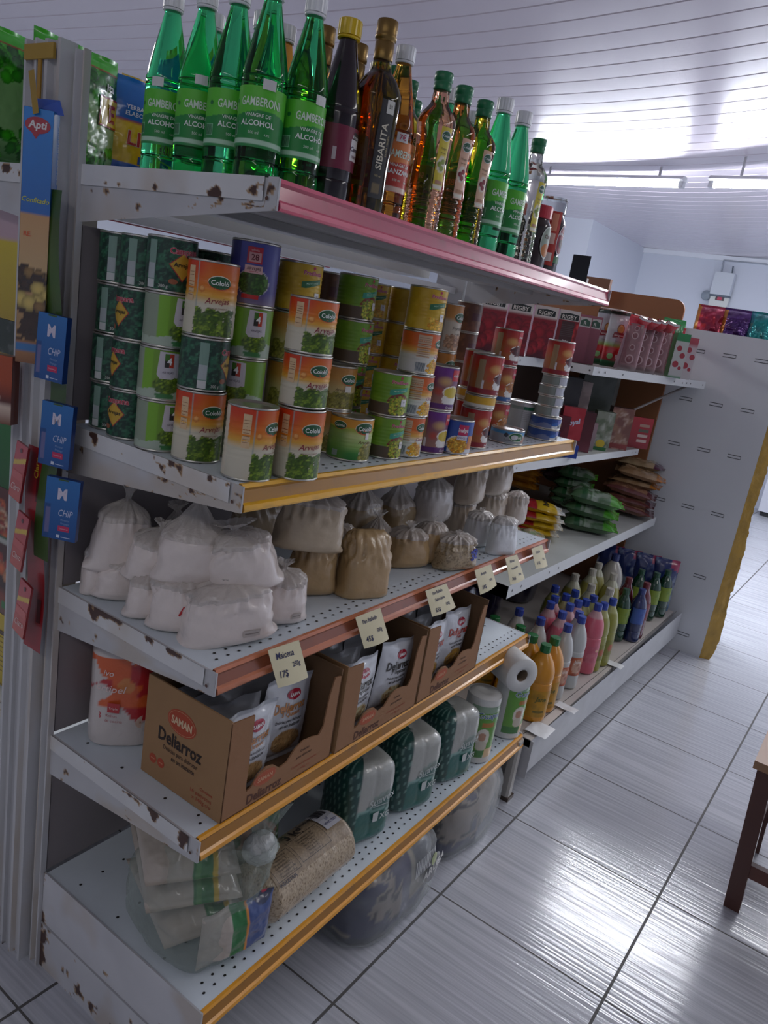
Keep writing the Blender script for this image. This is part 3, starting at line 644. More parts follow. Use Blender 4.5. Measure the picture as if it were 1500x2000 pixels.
can('brown_can', .0375, .0825, Print('#6a4434').mottle('#8a5a40', 60, .5, 3, .8).rect(-.01, .03, .03, .05, '#5a2c34'), None, False, 60)

ORD = {1: [''], 2: ['bottom', 'upper'], 3: ['bottom', 'middle', 'top'], 4: ['bottom', 'second lowest', 'second highest', 'top'], 5: ['bottom', 'second', 'middle', 'fourth', 'top'], 6: ['lowest', 'second', 'third', 'fourth', 'fifth', 'sixth'], 7: ['lowest', 'second', 'third', 'fourth', 'fifth', 'sixth', 'topmost']}
DESC = {'pea_can': 'tall orange and cream pea can', 'pea_can_short': 'short orange and cream pea can', 'dark_green_can': 'dark green pea can with yellow diamond', 'lime_pea_can': 'lime green pea can with white tag',
        'purple_pea_can': 'purple pea can with red price sticker', 'yellow_can': 'yellow sweetcorn can', 'green_vegetable_can': 'bright green mixed vegetable can', 'corn_can': 'orange and white ribbed corn can', 'olive_pea_can': 'olive and tan pea can',
        'wide_pea_can': 'wide green and orange pea can', 'cream_soup_can': 'purple can with a bowl of yellow cream', 'red_bean_can': 'red can with a bowl of beans', 'chickpea_can': 'brown chickpea can with blue foot band',
        'butter_bean_can': 'tan and orange butter bean can', 'sweetcorn_can': 'small blue sweetcorn can', 'mushroom_can': 'white mushroom can with green stripe', 'tuna_can': 'flat grey and blue tuna can', 'blue_tuna_can': 'flat blue and white tuna can',
        'small_silver_can': 'small flat silver can', 'yellow_flat_can': 'flat yellow can', 'brown_can': 'dim brown can'}
NAME = {'pea_can_short': 'pea_can'}
def ctr(px, py, z, r, top_=None):
    p = at(px, py, z=z); d = (p-C0)[:2]; d /= np.linalg.norm(d); return p[:2]+d*r
def stack(px, py, kinds, where, rot=None, yc=None, jit=.0025, shift=(0, 0)):
    """cans piled on the can shelf; (px,py) is where the front of the pile meets the shelf, or its top rim when its distance yc from the back is given"""
    tot = sum(CANZ[k][2] for k in kinds); z = SH[1]+.0008
    x, y = (at(px, py, y=yc)[0], yc) if yc else ctr(px, py, z, CANZ[kinds[0]][1])
    x += shift[0]; y += shift[1]
    n = len(kinds); q = random.Random(int(px*7+py)); same = {}
    for i, k in enumerate(kinds):
        st, r, h = CANZ[k]
        rz = (rot[i] if isinstance(rot, (list, tuple)) else (rot or 0))+q.uniform(-.1, .1)-.42
        pos = 'standing alone' if n == 1 else ORD[n][i]
        lab = f"{DESC[k]}, {pos} {'' if n == 1 else 'in '}{where}".replace('standing alone ', '')
        o = st.put((x+q.uniform(-jit, jit), min(y+q.uniform(-jit, jit), .0-r), z), rz, lab, 'can', 'cans on the can shelf')
        o.name = NAME.get(k, k); z += h+.0004
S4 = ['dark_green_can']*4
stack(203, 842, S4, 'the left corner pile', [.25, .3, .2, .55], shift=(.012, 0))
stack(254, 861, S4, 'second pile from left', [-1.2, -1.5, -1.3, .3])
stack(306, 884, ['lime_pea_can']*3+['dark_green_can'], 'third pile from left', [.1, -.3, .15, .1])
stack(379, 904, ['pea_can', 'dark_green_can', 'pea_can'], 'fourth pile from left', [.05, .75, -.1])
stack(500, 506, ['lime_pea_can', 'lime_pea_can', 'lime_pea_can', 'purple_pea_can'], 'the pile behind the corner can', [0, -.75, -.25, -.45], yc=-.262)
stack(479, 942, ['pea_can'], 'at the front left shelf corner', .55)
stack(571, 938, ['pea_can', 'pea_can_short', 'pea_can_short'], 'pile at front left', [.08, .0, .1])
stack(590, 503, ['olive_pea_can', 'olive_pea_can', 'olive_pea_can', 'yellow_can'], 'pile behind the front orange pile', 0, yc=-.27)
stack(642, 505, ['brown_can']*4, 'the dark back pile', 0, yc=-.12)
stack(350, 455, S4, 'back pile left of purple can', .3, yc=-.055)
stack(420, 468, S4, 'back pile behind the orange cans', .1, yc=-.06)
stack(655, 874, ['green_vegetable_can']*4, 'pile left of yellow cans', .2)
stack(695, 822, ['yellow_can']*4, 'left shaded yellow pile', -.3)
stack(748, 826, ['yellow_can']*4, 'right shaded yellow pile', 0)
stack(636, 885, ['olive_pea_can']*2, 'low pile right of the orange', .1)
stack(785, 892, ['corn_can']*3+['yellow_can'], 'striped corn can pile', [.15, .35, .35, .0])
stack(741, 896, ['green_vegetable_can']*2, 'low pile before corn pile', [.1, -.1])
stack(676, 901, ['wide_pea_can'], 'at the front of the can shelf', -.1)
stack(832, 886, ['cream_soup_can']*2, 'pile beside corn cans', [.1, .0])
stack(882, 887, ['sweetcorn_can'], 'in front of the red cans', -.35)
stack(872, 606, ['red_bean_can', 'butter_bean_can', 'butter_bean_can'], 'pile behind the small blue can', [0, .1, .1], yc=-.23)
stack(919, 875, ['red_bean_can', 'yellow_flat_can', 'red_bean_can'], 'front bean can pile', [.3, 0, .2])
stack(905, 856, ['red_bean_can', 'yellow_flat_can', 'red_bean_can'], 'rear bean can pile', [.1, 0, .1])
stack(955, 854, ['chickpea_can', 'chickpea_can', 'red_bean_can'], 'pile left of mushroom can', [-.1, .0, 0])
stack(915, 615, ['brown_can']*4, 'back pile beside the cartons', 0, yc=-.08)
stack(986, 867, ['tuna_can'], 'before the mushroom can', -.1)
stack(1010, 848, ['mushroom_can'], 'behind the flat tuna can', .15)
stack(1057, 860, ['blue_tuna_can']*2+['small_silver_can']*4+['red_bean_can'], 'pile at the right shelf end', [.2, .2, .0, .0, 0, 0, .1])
# ================================================================ bottles and jars on the top shelf
ZT = SH[0]+.0012
PLA = painted(.35, 0, .2)
def cap(r, h, col, z, ribs=True, n=36):
    b = MB(); t = np.arange(n)*2*math.pi/n; rr = r*(1+(.035*(np.arange(n) % 2) if ribs else 0)); V = []
    for q, zz in ((1, 0), (1, h-.0015), (.93, h), (.4, h+.0003)):
        V += [(rr[i]*q*math.cos(t[i]), rr[i]*q*math.sin(t[i]), z+zz) for i in range(n)]
    f = [(j*n+i, j*n+(i+1) % n, (j+1)*n+(i+1) % n, (j+1)*n+i) for j in range(3) for i in range(n)]+[tuple(3*n+i for i in range(n)), tuple(range(n))[::-1]]
    b.add(V, f, lin(col), 0, False); b.lathe([(r*.97, z-.004), (r*1.0, z-.003), (r*1.0, z-.0008), (r*.8, z-.0006)], col, 24)
    return b
def smooth(pts, k=5):
    """rounded lathe outline through the given points"""
    P = np.array(pts, float); out = []
    for i in range(len(P)-1):
        a, b_, c, d = P[max(i-1, 0)], P[i], P[i+1], P[min(i+2, len(P)-1)]
        for j in range(k):
            t = j/k; out.append(.5*((2*b_)+(-a+c)*t+(2*a-5*b_+4*c-d)*t*t+(-a+3*b_-3*c+d)*t**3))
    out.append(P[-1]); return [(max(x, .0003), z) for x, z in out]
GREEN = glass('#4fe090', .04, 1.33, 'green_plastic'); LIMEG = glass('#55d838', .04, 1.33, 'green_plastic')
AMBER = glass('#e09a3a', .03); OLIVE = glass('#8a7a14', .03, 1.40, 'dark_olive_glass'); CLEAR = glass('#e9e6dc', .04, 1.33, 'clear_plastic'); ROSE = glass('#e6a98a', .04); BRAND = glass('#cf7a35', .04); OLG = glass('#c0a928', .04)
DARKB = painted(.16, 0, .6)
def gam(mat, lab):
    root = empty('vinegar_bottle')
    pr = smooth([(.012, .0), (.029, .0008), (.0322, .006), (.0325, .02), (.0315, .03), (.0325, .036), (.0325, .13), (.0318, .134), (.0325, .138), (.0310, .150), (.0235, .185), (.0165, .215), (.0128, .232), (.0120, .238), (.0120, .244)], 4)
    MB().lathe(pr, '#ffffff', 36).build('bottle_body', mat, root)
    cap(.0152, .021, '#eceef0', .2415).build('bottle_cap', PLA, root)
    b = MB(); P = cyl(.0327, .044)
    if lab == 'g': p = Print('#1f8a3c').wave(.044, '#5cc234', .004, 55, .9, False).rect(-.2, .2, .004, .010, '#b9dcc0').rect(-.2, .2, .0, .004, '#2a8f48')
    else: p = Print('#c23a2c').wave(.044, '#e0803a', .003, 45, .5, False).rect(-.2, .2, .001, .008, '#e6c9b8')
    b.grid(P, -.062, .062, 0, .078, 90, 50, p)
    b.text(P, 'GAMBERONI', .002, .058, .0155, '#dff0dc', .018, .0007, 0, 0, .66)
    b.text(P, 'VINAGRE DE', .0, .041, .0066, '#eaf4ea', .01, .0007); b.text(P, 'ALCOHOL' if lab == 'g' else 'MANZANA', .0, .031, .0102, '#f4faf4', .02, .0007)
    b.text(P, '500 ml', -.004, .0185, .0055, '#dcefdc', 0, .0007); b.text(P, '4,8%', .015, .0175, .0042, '#dcefdc', 0, .0007)
    b.rect(P, -.046, -.032, .014, .03, '#8fd0a0' if lab == 'g' else '#e6c0a8', .0004)
    for k in range(8): b.rect(P, -.0455+k*.0016, -.0446+k*.0016, .015, .029, '#1c5a30' if lab == 'g' else '#7a2a20', .0006)
    b.disc(P, -.038, .058, .003, .003, '#1f7a34', .0005)
    b.build('label', LAB, root); return root
def sticker(o, R_, a, z, w=.018, h=.013, txt=None, col='#dcdcda'):
    b = MB(); P = cyl(R_, 0); b.rect(P, a-w/2, a+w/2, z-h/2, z+h/2, col, .0016, 0, 4)
    if txt: b.text(P, txt, a, z, h*.8, '#c02a5a' if txt == '7€' else '#77777c', .01, .0022)
    b.build('price_sticker', PLA, o)
G1 = Stamp(gam(GREEN, 'g')); G3 = Stamp(gam(AMBER, 'r'))
def put(st, u, v, h, rz, label, cat='bottle', grp='bottles on the top shelf', stick=None, y=None, dx=0):
    p = (u, v) if u < 5 else (at(u, v, z=ZT+h) if y is None else at(u, v, y=y))
    o = st.put((p[0]+dx, p[1], ZT), rz, label, cat, grp, None, h/{G1: .2635, G3: .2635}.get(st, h))
    if stick: sticker(o, *stick)
    return o
GP = 'green vinegar bottles'
vb = 'green vinegar bottle with white cap, '
o = G1.put((.070, -.095, ZT), -.75, vb+'leftmost on the top shelf', 'bottle', GP); sticker(o, .0329, -.012, .132)
o = G1.put((.072, -.168, ZT), -.55, vb+'second from the left', 'bottle', GP); sticker(o, .0329, -.004, .136)
o = G1.put((.070, -.238, ZT), -.45, vb+'third from the left, half hidden', 'bottle', GP)
o = G1.put((.062, -.312, ZT), -.92, vb+'largest in view above the rusty shelf corner', 'bottle', GP); sticker(o, .0329, .012, .125)
o = G1.put((.124, -.335, ZT), -.32, vb+'left of the dark yellow capped bottle', 'bottle', GP); sticker(o, .0329, .008, .127)
o = G1.put((.150, -.10, ZT), .2, vb+'in the back row, cap between two front bottles', 'bottle', GP)
o = G1.put((.158, -.20, ZT), .1, vb+'back row, behind the big front bottle', 'bottle', GP)
put(G1, .672, -.362, .290, -.1, vb+'left of the far pair', 'bottle', GP)
put(G1, .760, -.362, .290, -.15, vb+'right of the far pair', 'bottle', GP)
put(G1, .575, -.290, .280, -.2, vb+'hidden behind the amber green capped bottle', 'bottle', GP)
put(G1, .69, -.285, .270, -.2, vb+'peeping out behind the far pair', 'bottle', GP)
AM = 'apple vinegar bottles'
o = put(G3, .340, -.345, .272, -.35, 'amber apple vinegar bottle with orange label, right of the olive oil bottle', 'bottle', AM); sticker(o, .0329, -.004, .126, .02, .014, '7€')
put(G3, 722, 110, .2635, .0, 'amber apple vinegar bottle standing behind the olive oil bottle', 'bottle', AM, y=-.26, dx=.03)
put(G3, 560, 60, .2635, .0, 'amber apple vinegar bottle behind the large green bottles', 'bottle', AM, y=-.20)
# soy sauce
t = empty('sauce_bottle')
MB().lathe(smooth([(.012, 0), (.030, .0008), (.0335, .007), (.0338, .03), (.0330, .036), (.0338, .042), (.0338, .128), (.0328, .132), (.0335, .138), (.031, .152), (.0235, .185), (.0165, .215), (.0132, .232), (.0128, .24)], 4), '#1c0d14', 36).build('bottle_body', DARKB, t)
cap(.0175, .022, '#e2bd16', .238, True).build('bottle_cap', PLA, t)
b = MB(); P = cyl(.0341, .05)
b.grid(P, -.07, .07, 0, .062, 60, 20, Print('#7d2340').rect(-.2, .2, .0, .002, '#a04a68').rect(-.2, .2, .060, .062, '#a04a68')); b.rect(P, .012, .035, .016, .046, '#e0d9dc', .0004); b.rect(P, .016, .035, .046, .056, '#2a2226', .0005)
b.text(P, 'Vinagre', .024, .05, .0075, '#e8e4e4', .01, .0007); b.text(P, 'Camp', .023, .033, .0095, '#3a2a4a', .03, .0006, .2); b.text(P, 'VINO', .023, .022, .006, '#6a2a3a', .01, .0006); b.rect(P, -.018, -.012, .012, .03, '#cdb9c0', .0006)
b.build('label', LAB, t); t.location = (.200, -.338, ZT); t.rotation_euler = (0, 0, -.42)
tag(t, 'dark wine vinegar bottle with yellow cap and maroon label', 'bottle')
# olive oil
def olive():
    t = empty('olive_oil_bottle')
    MB().lathe(smooth([(.010, .0), (.026, .0008), (.0295, .005), (.0292, .05), (.0305, .10), (.033, .155), (.0325, .175), (.0235, .196), (.0145, .208), (.0125, .225), (.0125, .24)], 4), '#ffffff', 40, sq=3.2).build('bottle_body', OLIVE, t)
    b = MB(); b.lathe([(.0145, .222), (.0150, .224), (.0150, .247), (.0138, .248), (.0138, .250), (.0165, .251), (.0168, .256), (.0160, .258), (.0164, .262), (.0164, .276), (.0150, .278), (.001, .2785)], '#8a6e3c', 32)
    b.build('bottle_cap', painted(.32, .7), t)
    b = MB(); prf = lambda z: np.interp(z, [0, .05, .10, .155, .17], [.0296, .0294, .0307, .0333, .033])
    def P(a, z, e=0.):
        r = prf(z); return np.stack([a, -(r+e+.0002)*(1-np.abs(a/r)**3.2*.999)**(1/3.2), z+0*a], -1)
    b.grid(P, -.013, .013, .022, .168, 12, 50, Print('#1b1b20').rect(-.0125, -.012, 0, .2, '#8a7440').rect(.012, .0125, 0, .2, '#8a7440').rect(-.008, .008, .028, .045, '#6a5a38'))
    b.text(P, 'SIBARITA', -.001, .098, .0165, '#d9d2bc', .012, .0008, 0, math.pi/2); b.text(P, 'EXTRA VIRGEN', .009, .10, .0045, '#b9a878', 0, .0008, 0, math.pi/2)
    b.text(P, '500 ml', 0, .055, .0045, '#b9a878', 0, .0008); b.rect(P, -.003, .011, .145, .164, '#d0d0c8', .0008); b.text(P, '31', .004, .155, .008, '#4a4a4a', .01, .0012)
    b.build('label', LAB, t); return t
OL = Stamp(olive()); OG = 'olive oil bottles'
put(OL, .255, -.365, .277, -.30, 'dark olive oil bottle with gold cap and tall black label, frontmost', 'bottle', OG)
put(OL, 637, 62, .277, -.3, 'gold capped olive oil bottle between green bottle and yellow capped bottle', 'bottle', OG, y=-.235)
put(OL, 706, 60, .277, -.3, 'gold capped olive oil bottle mostly hidden behind the yellow capped bottle', 'bottle', OG, y=-.245)
# green capped square shouldered plastic bottles
def colb(mat, bandc, fruit):
    t = empty('vinegar_bottle'); z = [(.010, 0), (.027, .0008), (.0300, .006)]
    for k in range(5): z += [(.0300, .010+k*.013), (.0286, .0165+k*.013), (.0300, .021+k*.013)]
    z += [(.0290, .085), (.0282, .12), (.0300, .158), (.0315, .176), (.0290, .190), (.0180, .206), (.0145, .214), (.0132, .228), (.0130, .238)]
    MB().lathe(smooth(z, 3), '#ffffff', 36, sq=2.7).build('bottle_body', mat, t)
    b = MB(); b.lathe([(.0150, .232), (.0158, .234), (.0158, .243), (.0150, .244), (.0146, .2455), (.0162, .247), (.0165, .258), (.0150, .2605), (.001, .261)], '#1f7a4c', 28); b.build('bottle_cap', PLA, t)
    b = MB(); prf = lambda q: np.interp(q, [0, .08, .12, .158, .176], [.0302, .0296, .0286, .0304, .0318])
    def P(a, q, e=0.):
        r = prf(q)*1.045+e; return np.stack([r*np.sin(a/.031), -r*np.cos(a/.031), q+0*a], -1)
    b.grid(P, -.0115, .0115, .070, .172, 12, 30, Print(bandc).rect(-.02, .02, .070, .078, '#e6e2d2').oval(.0, .112, .010, .014, '#e6e4d8', .8)); b.disc(P, 0, .158, .0095, .0085, '#e8ece6', .0006); b.disc(P, 0, .158, .0085, .0074, '#1f5a40', .0008); b.text(P, 'Cololó', 0, .158, .0055, '#f0f4f0', .01, .0011)
    for x, y in ((-.004, .112), (.003, .117), (.001, .106)): b.disc(P, x, y, .0042, .0045, fruit, .0008, 12)
    b.text(P, 'Vinagre', 0, .138, .0052, '#6a5a3a', 0, .0008, .2); b.text(P, 'de vino', 0, .131, .0042, '#6a5a3a', 0, .0008, .2); b.rect(P, -.008, .008, .08, .086, '#b98a6a', .0006)
    b.build('label', LAB, t); return t
KC, KR, KA, KO = [Stamp(colb(*q)) for q in ((CLEAR, '#d8c63c', '#7f9a34'), (ROSE, '#dcc840', '#8aa03c'), (BRAND, '#e3b79a', '#8a2438'), (OLG, '#e0b898', '#8a2438'))]
cb = 'square shouldered vinegar bottle with green cap, '
CG = 'green capped vinegar bottles'
put(KC, .400, -.290, .261, -.3, 'clear '+cb+'beside the amber apple vinegar', 'bottle', CG)
put(KR, .432, -.366, .250, -.28, 'pale pink '+cb+'yellow label', 'bottle', CG)
put(KA, .506, -.366, .261, -.28, 'reddish amber '+cb+'peach label', 'bottle', CG)
put(KO, .588, -.366, .261, -.28, 'olive coloured '+cb+'peach label', 'bottle', CG)
put(KC, .852, -.362, .261, -.2, 'clear '+cb+'far right beside the coffee jars', 'bottle', CG)
put(KO, .47, -.27, .261, 0, 'olive coloured '+cb+'back row left', 'bottle', CG)
put(KO, 868, 210, .261, 0, 'olive coloured '+cb+'back row, lower between two', 'bottle', CG, y=-.22, dx=.03)
put(KC, 812, 185, .261, 0, 'clear '+cb+'back row behind the first clear one', 'bottle', CG, y=-.205, dx=.0)
# coffee jars
def jar(h, r, lidc, lidm, dark, paint):
    t = empty('coffee_jar'); MB().lathe(smooth([(.01, 0), (r-.006, .0008), (r, .006), (r, h*.20), (r*.93, h*.40), (r, h*.62), (r*.98, h*.70), (r*.80, h*.78), (r*.80, h*.82)], 4), dark, 32).build('jar_body', DARKB, t)
    b = MB(); b.lathe([(r*.86, h*.80), (r*.90, h*.81), (r*.90, h*.975), (r*.86, h), (.001, h)], lidc, 32, smooth=False); b.build('lid', lidm, t)
    b = MB(); P = cyl(r+.0006, 0); paint(b, P); b.build('label', LAB, t); return t
def p1(b, P): b.disc(P, .0, .062, .020, .036, '#d8dcd6', .0006); b.disc(P, 0, .062, .018, .033, '#9aa89a', .0008); b.disc(P, .0, .045, .015, .015, '#c47a3a', .001); b.text(P, 'Café', 0, .075, .012, '#5a2a1a', .02, .0012, .2)
def p2(b, P):
    b.rect(P, -.036, -.006, .02, .145, '#b82e20', .0005, 0, 8); b.rect(P, -.03, -.014, .1, .14, '#d98a6a', .0008); b.rect(P, -.03, -.014, .07, .095, '#e0b8a8', .0008); b.rect(P, -.03, -.014, .03, .05, '#e6d8d0', .0008)
    b.disc(P, .014, .085, .021, .038, '#e2dde0', .0008, 24, 0, -.2); b.disc(P, .014, .085, .019, .035, '#8a2438', .001, 24, 0, -.2); b.text(P, '36', .014, .112, .009, '#2a4a9a', .02, .0015); b.text(P, 'Bracafé', .013, .098, .0115, '#e8e2e6', .02, .0014); b.disc(P, .014, .075, .013, .011, '#4a2018', .0013); b.rect(P, -.006, .032, .028, .044, '#2a6a3c', .0007, 0, 6)
j1 = jar(.142, .036, '#c2283a', PLA, '#2e1a16', p1); j1.location = (.955, -.345, ZT); j1.rotation_euler = (0, 0, -.1); tag(j1, 'coffee jar with red lid and oval label', 'jar', 'coffee jars')
j2 = jar(.178, .038, '#d5d9d8', glass('#eef0ee', .06, 1.3, 'clear_plastic'), '#2a1612', p2); j2.location = (1.06, -.33, ZT); j2.rotation_euler = (0, 0, -.25); tag(j2, 'taller coffee jar with clear lid and red label', 'jar', 'coffee jars')
j3 = jar(.165, .034, '#d9dcdc', PLA, '#3a1e18', p1); j3.location = (.965, -.24, ZT); tag(j3, 'coffee jar with white lid hidden behind the red lid jar', 'jar', 'coffee jars')
q = at(1128, 505, y=-.345); b = MB(); b.prism([(-.020, -.03), (.022, -.012), (.022, .02), (-.020, .02)], 'z', 0, .072, '#23252b'); b.rect(plane(.0301), -.018, -.004, .004, .016, '#dcdcd8', .0003); b.rect(plane(.0301), -.018, -.0, .002, .005, '#8a8a8a', .0005)
o = b.build('carton', painted(.45), None); o.location = (q[0], -.36, ZT); tag(o, 'small black carton at the right end of the top shelf', 'carton')

# ================================================================ soft packs
def pillow(w, h, d, seed=0, wr=.0025, crimp=.012, n=1.8, pinch=.0):
    """front and back sheets of a filled sachet: points across (a) and up (t)"""
    def th(a, t):
        u = np.clip(1-np.abs(2*a/w)**n, 0, 1)**.55; v = np.clip((t-crimp)/(.16*h), 0, 1)*np.clip((h-crimp-t)/(.22*h), 0, 1)
        v = np.clip(v, 0, 1)**.5; return d/2*u*v
    def side(sg):
        def P(a, t, e=0.):
            q = th(a, t); k = wr*(fbm(a*40, t*40, sg*3, seed)-.5)*2*np.clip(q/(d*.3), .15, 1)
            aa = a*(1-pinch*np.clip(q/(d*.5), 0, 1)); cz_ = np.clip((t-(h-crimp*1.6))/(crimp*1.6), 0, 1)
            yy = -sg*(q+k+.0004+e)+.003*np.sin(a*90+seed)*cz_
            return np.stack([aa, yy, t], -1)
        return P
    return side(1), side(-1)
def pouch(name, w, h, d, front, back='#b9bcc0', txt=None, seed=1, wr=.0025, ns=40, nt=56, mat=None, parent=None, crimp=.012, n=1.8):
    b = MB(); F, K = pillow(w, h, d, seed, wr, crimp, n)
    b.grid(F, -w/2, w/2, 0, h, ns, nt, front); b.grid(K, -w/2, w/2, 0, h, ns//2, nt//2, back, 0, True, 0., True)
    if txt: txt(b, F)
    return b.build(name, mat or painted(.28, 0, .5), parent)
PACK = painted(.25, 0, .6, .12, 18); MATTE = painted(.55, 0, .15, .1, 25)
# yerba mate packs on the far side's top shelf
def yf(b, F):
    b.rect(F, .030, .086, .103, .155, '#a82028', .0025); b.rect(F, .032, .084, .106, .152, '#e2c22a', .003); b.text(F, 'E', .066, .128, .042, '#a02028', .03, .004)
    b.text(F, 'ita', .060, .172, .020, '#e6ece8', .03, .002, .2); b.text(F, '1 kg', .06, .022, .015, '#ffffff', .02, .002)
    for k in range(3): b.rect(F, .02, .075, .012-.004*k, .0135-.004*k, '#dfe8df', .0015)
LEAF = ['#2c8a1c', '#3fae24', '#1f6a18', '#58c83a']
yp = Print('#8fb878').vgrad((0, '#3a8a2c'), (.05, '#9ac487'), (.14, '#8cba78'), (.17, '#2f7a22'), (.21, '#3f9a2c')).grains(-.1, .1, 0, .06, .011, 50, LEAF, 3).grains(-.1, .1, .14, .2, .012, 60, LEAF, 5).rect(-.2, .2, .196, .199, '#a84a20').rect(-.2, .2, .199, .3, '#46c02c')
Y = Stamp(pouch('yerba_pack', .185, .225, .055, yp, '#3f9a2c', yf, 5, .003, 70, 84, PACK, None, .010))
ZB = 1.5915
Y.put((.118, .215, ZB), .12, 'green leaf patterned pack behind the near shelf post, yellow name panel', 'pack', 'green packs on the far top shelf')
Y.put((-.0-.03+.062, .295, ZB), .12, 'green leaf patterned pack at the left edge of the photo', 'pack', 'green packs on the far top shelf').location = (.04, .30, ZB)
def bf(b, F):
    b.text(F, 'YERBA MATE', -.02, .150, .011, '#dfe8f4', .02, .0015); b.text(F, 'ELABORADA', -.02, .139, .011, '#dfe8f4', .02, .0015); b.text(F, 'LIVRE', .0, .096, .036, '#e8d9c0', .04, .0015); b.text(F, 'LIVRE', .0, .096, .036, '#b02430', .02, .002)
    b.rect(F, -.02, .035, .052, .066, '#2a4fa0', .001); b.text(F, 'Suave', .008, .0595, .012, '#e6ecf4', .01, .002); b.disc(F, 0, .015, .03, .026, '#b8502c', .001); b.disc(F, 0, .015, .024, .020, '#2f7a3a', .0015); b.disc(F, 0, .007, .016, .006, '#e0c02c', .002)
    b.poly(F, [(-.005, .19), (.004, .19), (.012, .155), (.026, .185), (.032, .18), (.013, .145)], '#e9eef6', .0015)
B_ = Stamp(pouch('yerba_pack', .165, .205, .055, Print('#2a6fc8').vgrad((0, '#2450a8'), (.05, '#2a5cb8'), (.051, '#e6bc20'), (.122, '#e6c22a'), (.126, '#c0302a'), (.128, '#1f66c0'), (.21, '#2f8ae0')), '#2a6fc8', bf, 8, .003, 60, 76, PACK, None, .010))
B_.put((.262, .205, ZB), .0, 'blue and yellow pack seen left of the green bottles', 'pack', 'blue packs on the far top shelf').rotation_euler = (-.0, .06, -.35)
B_.put((.44, .235, ZB), .0, 'blue and yellow pack glimpsed through the green bottles', 'pack', 'blue packs on the far top shelf')
o = pouch('yerba_pack', .165, .225, .055, Print('#e0b82a').mottle('#b83a2a', 30, .6, 3, .5).rect(-.2, .2, .16, .19, '#e2c44a'), '#dcb42a', None, 9, .003, 30, 40, PACK); o.location = (.34, .275, ZB); tag(o, 'yellow pack rising behind the blue pack', 'pack')
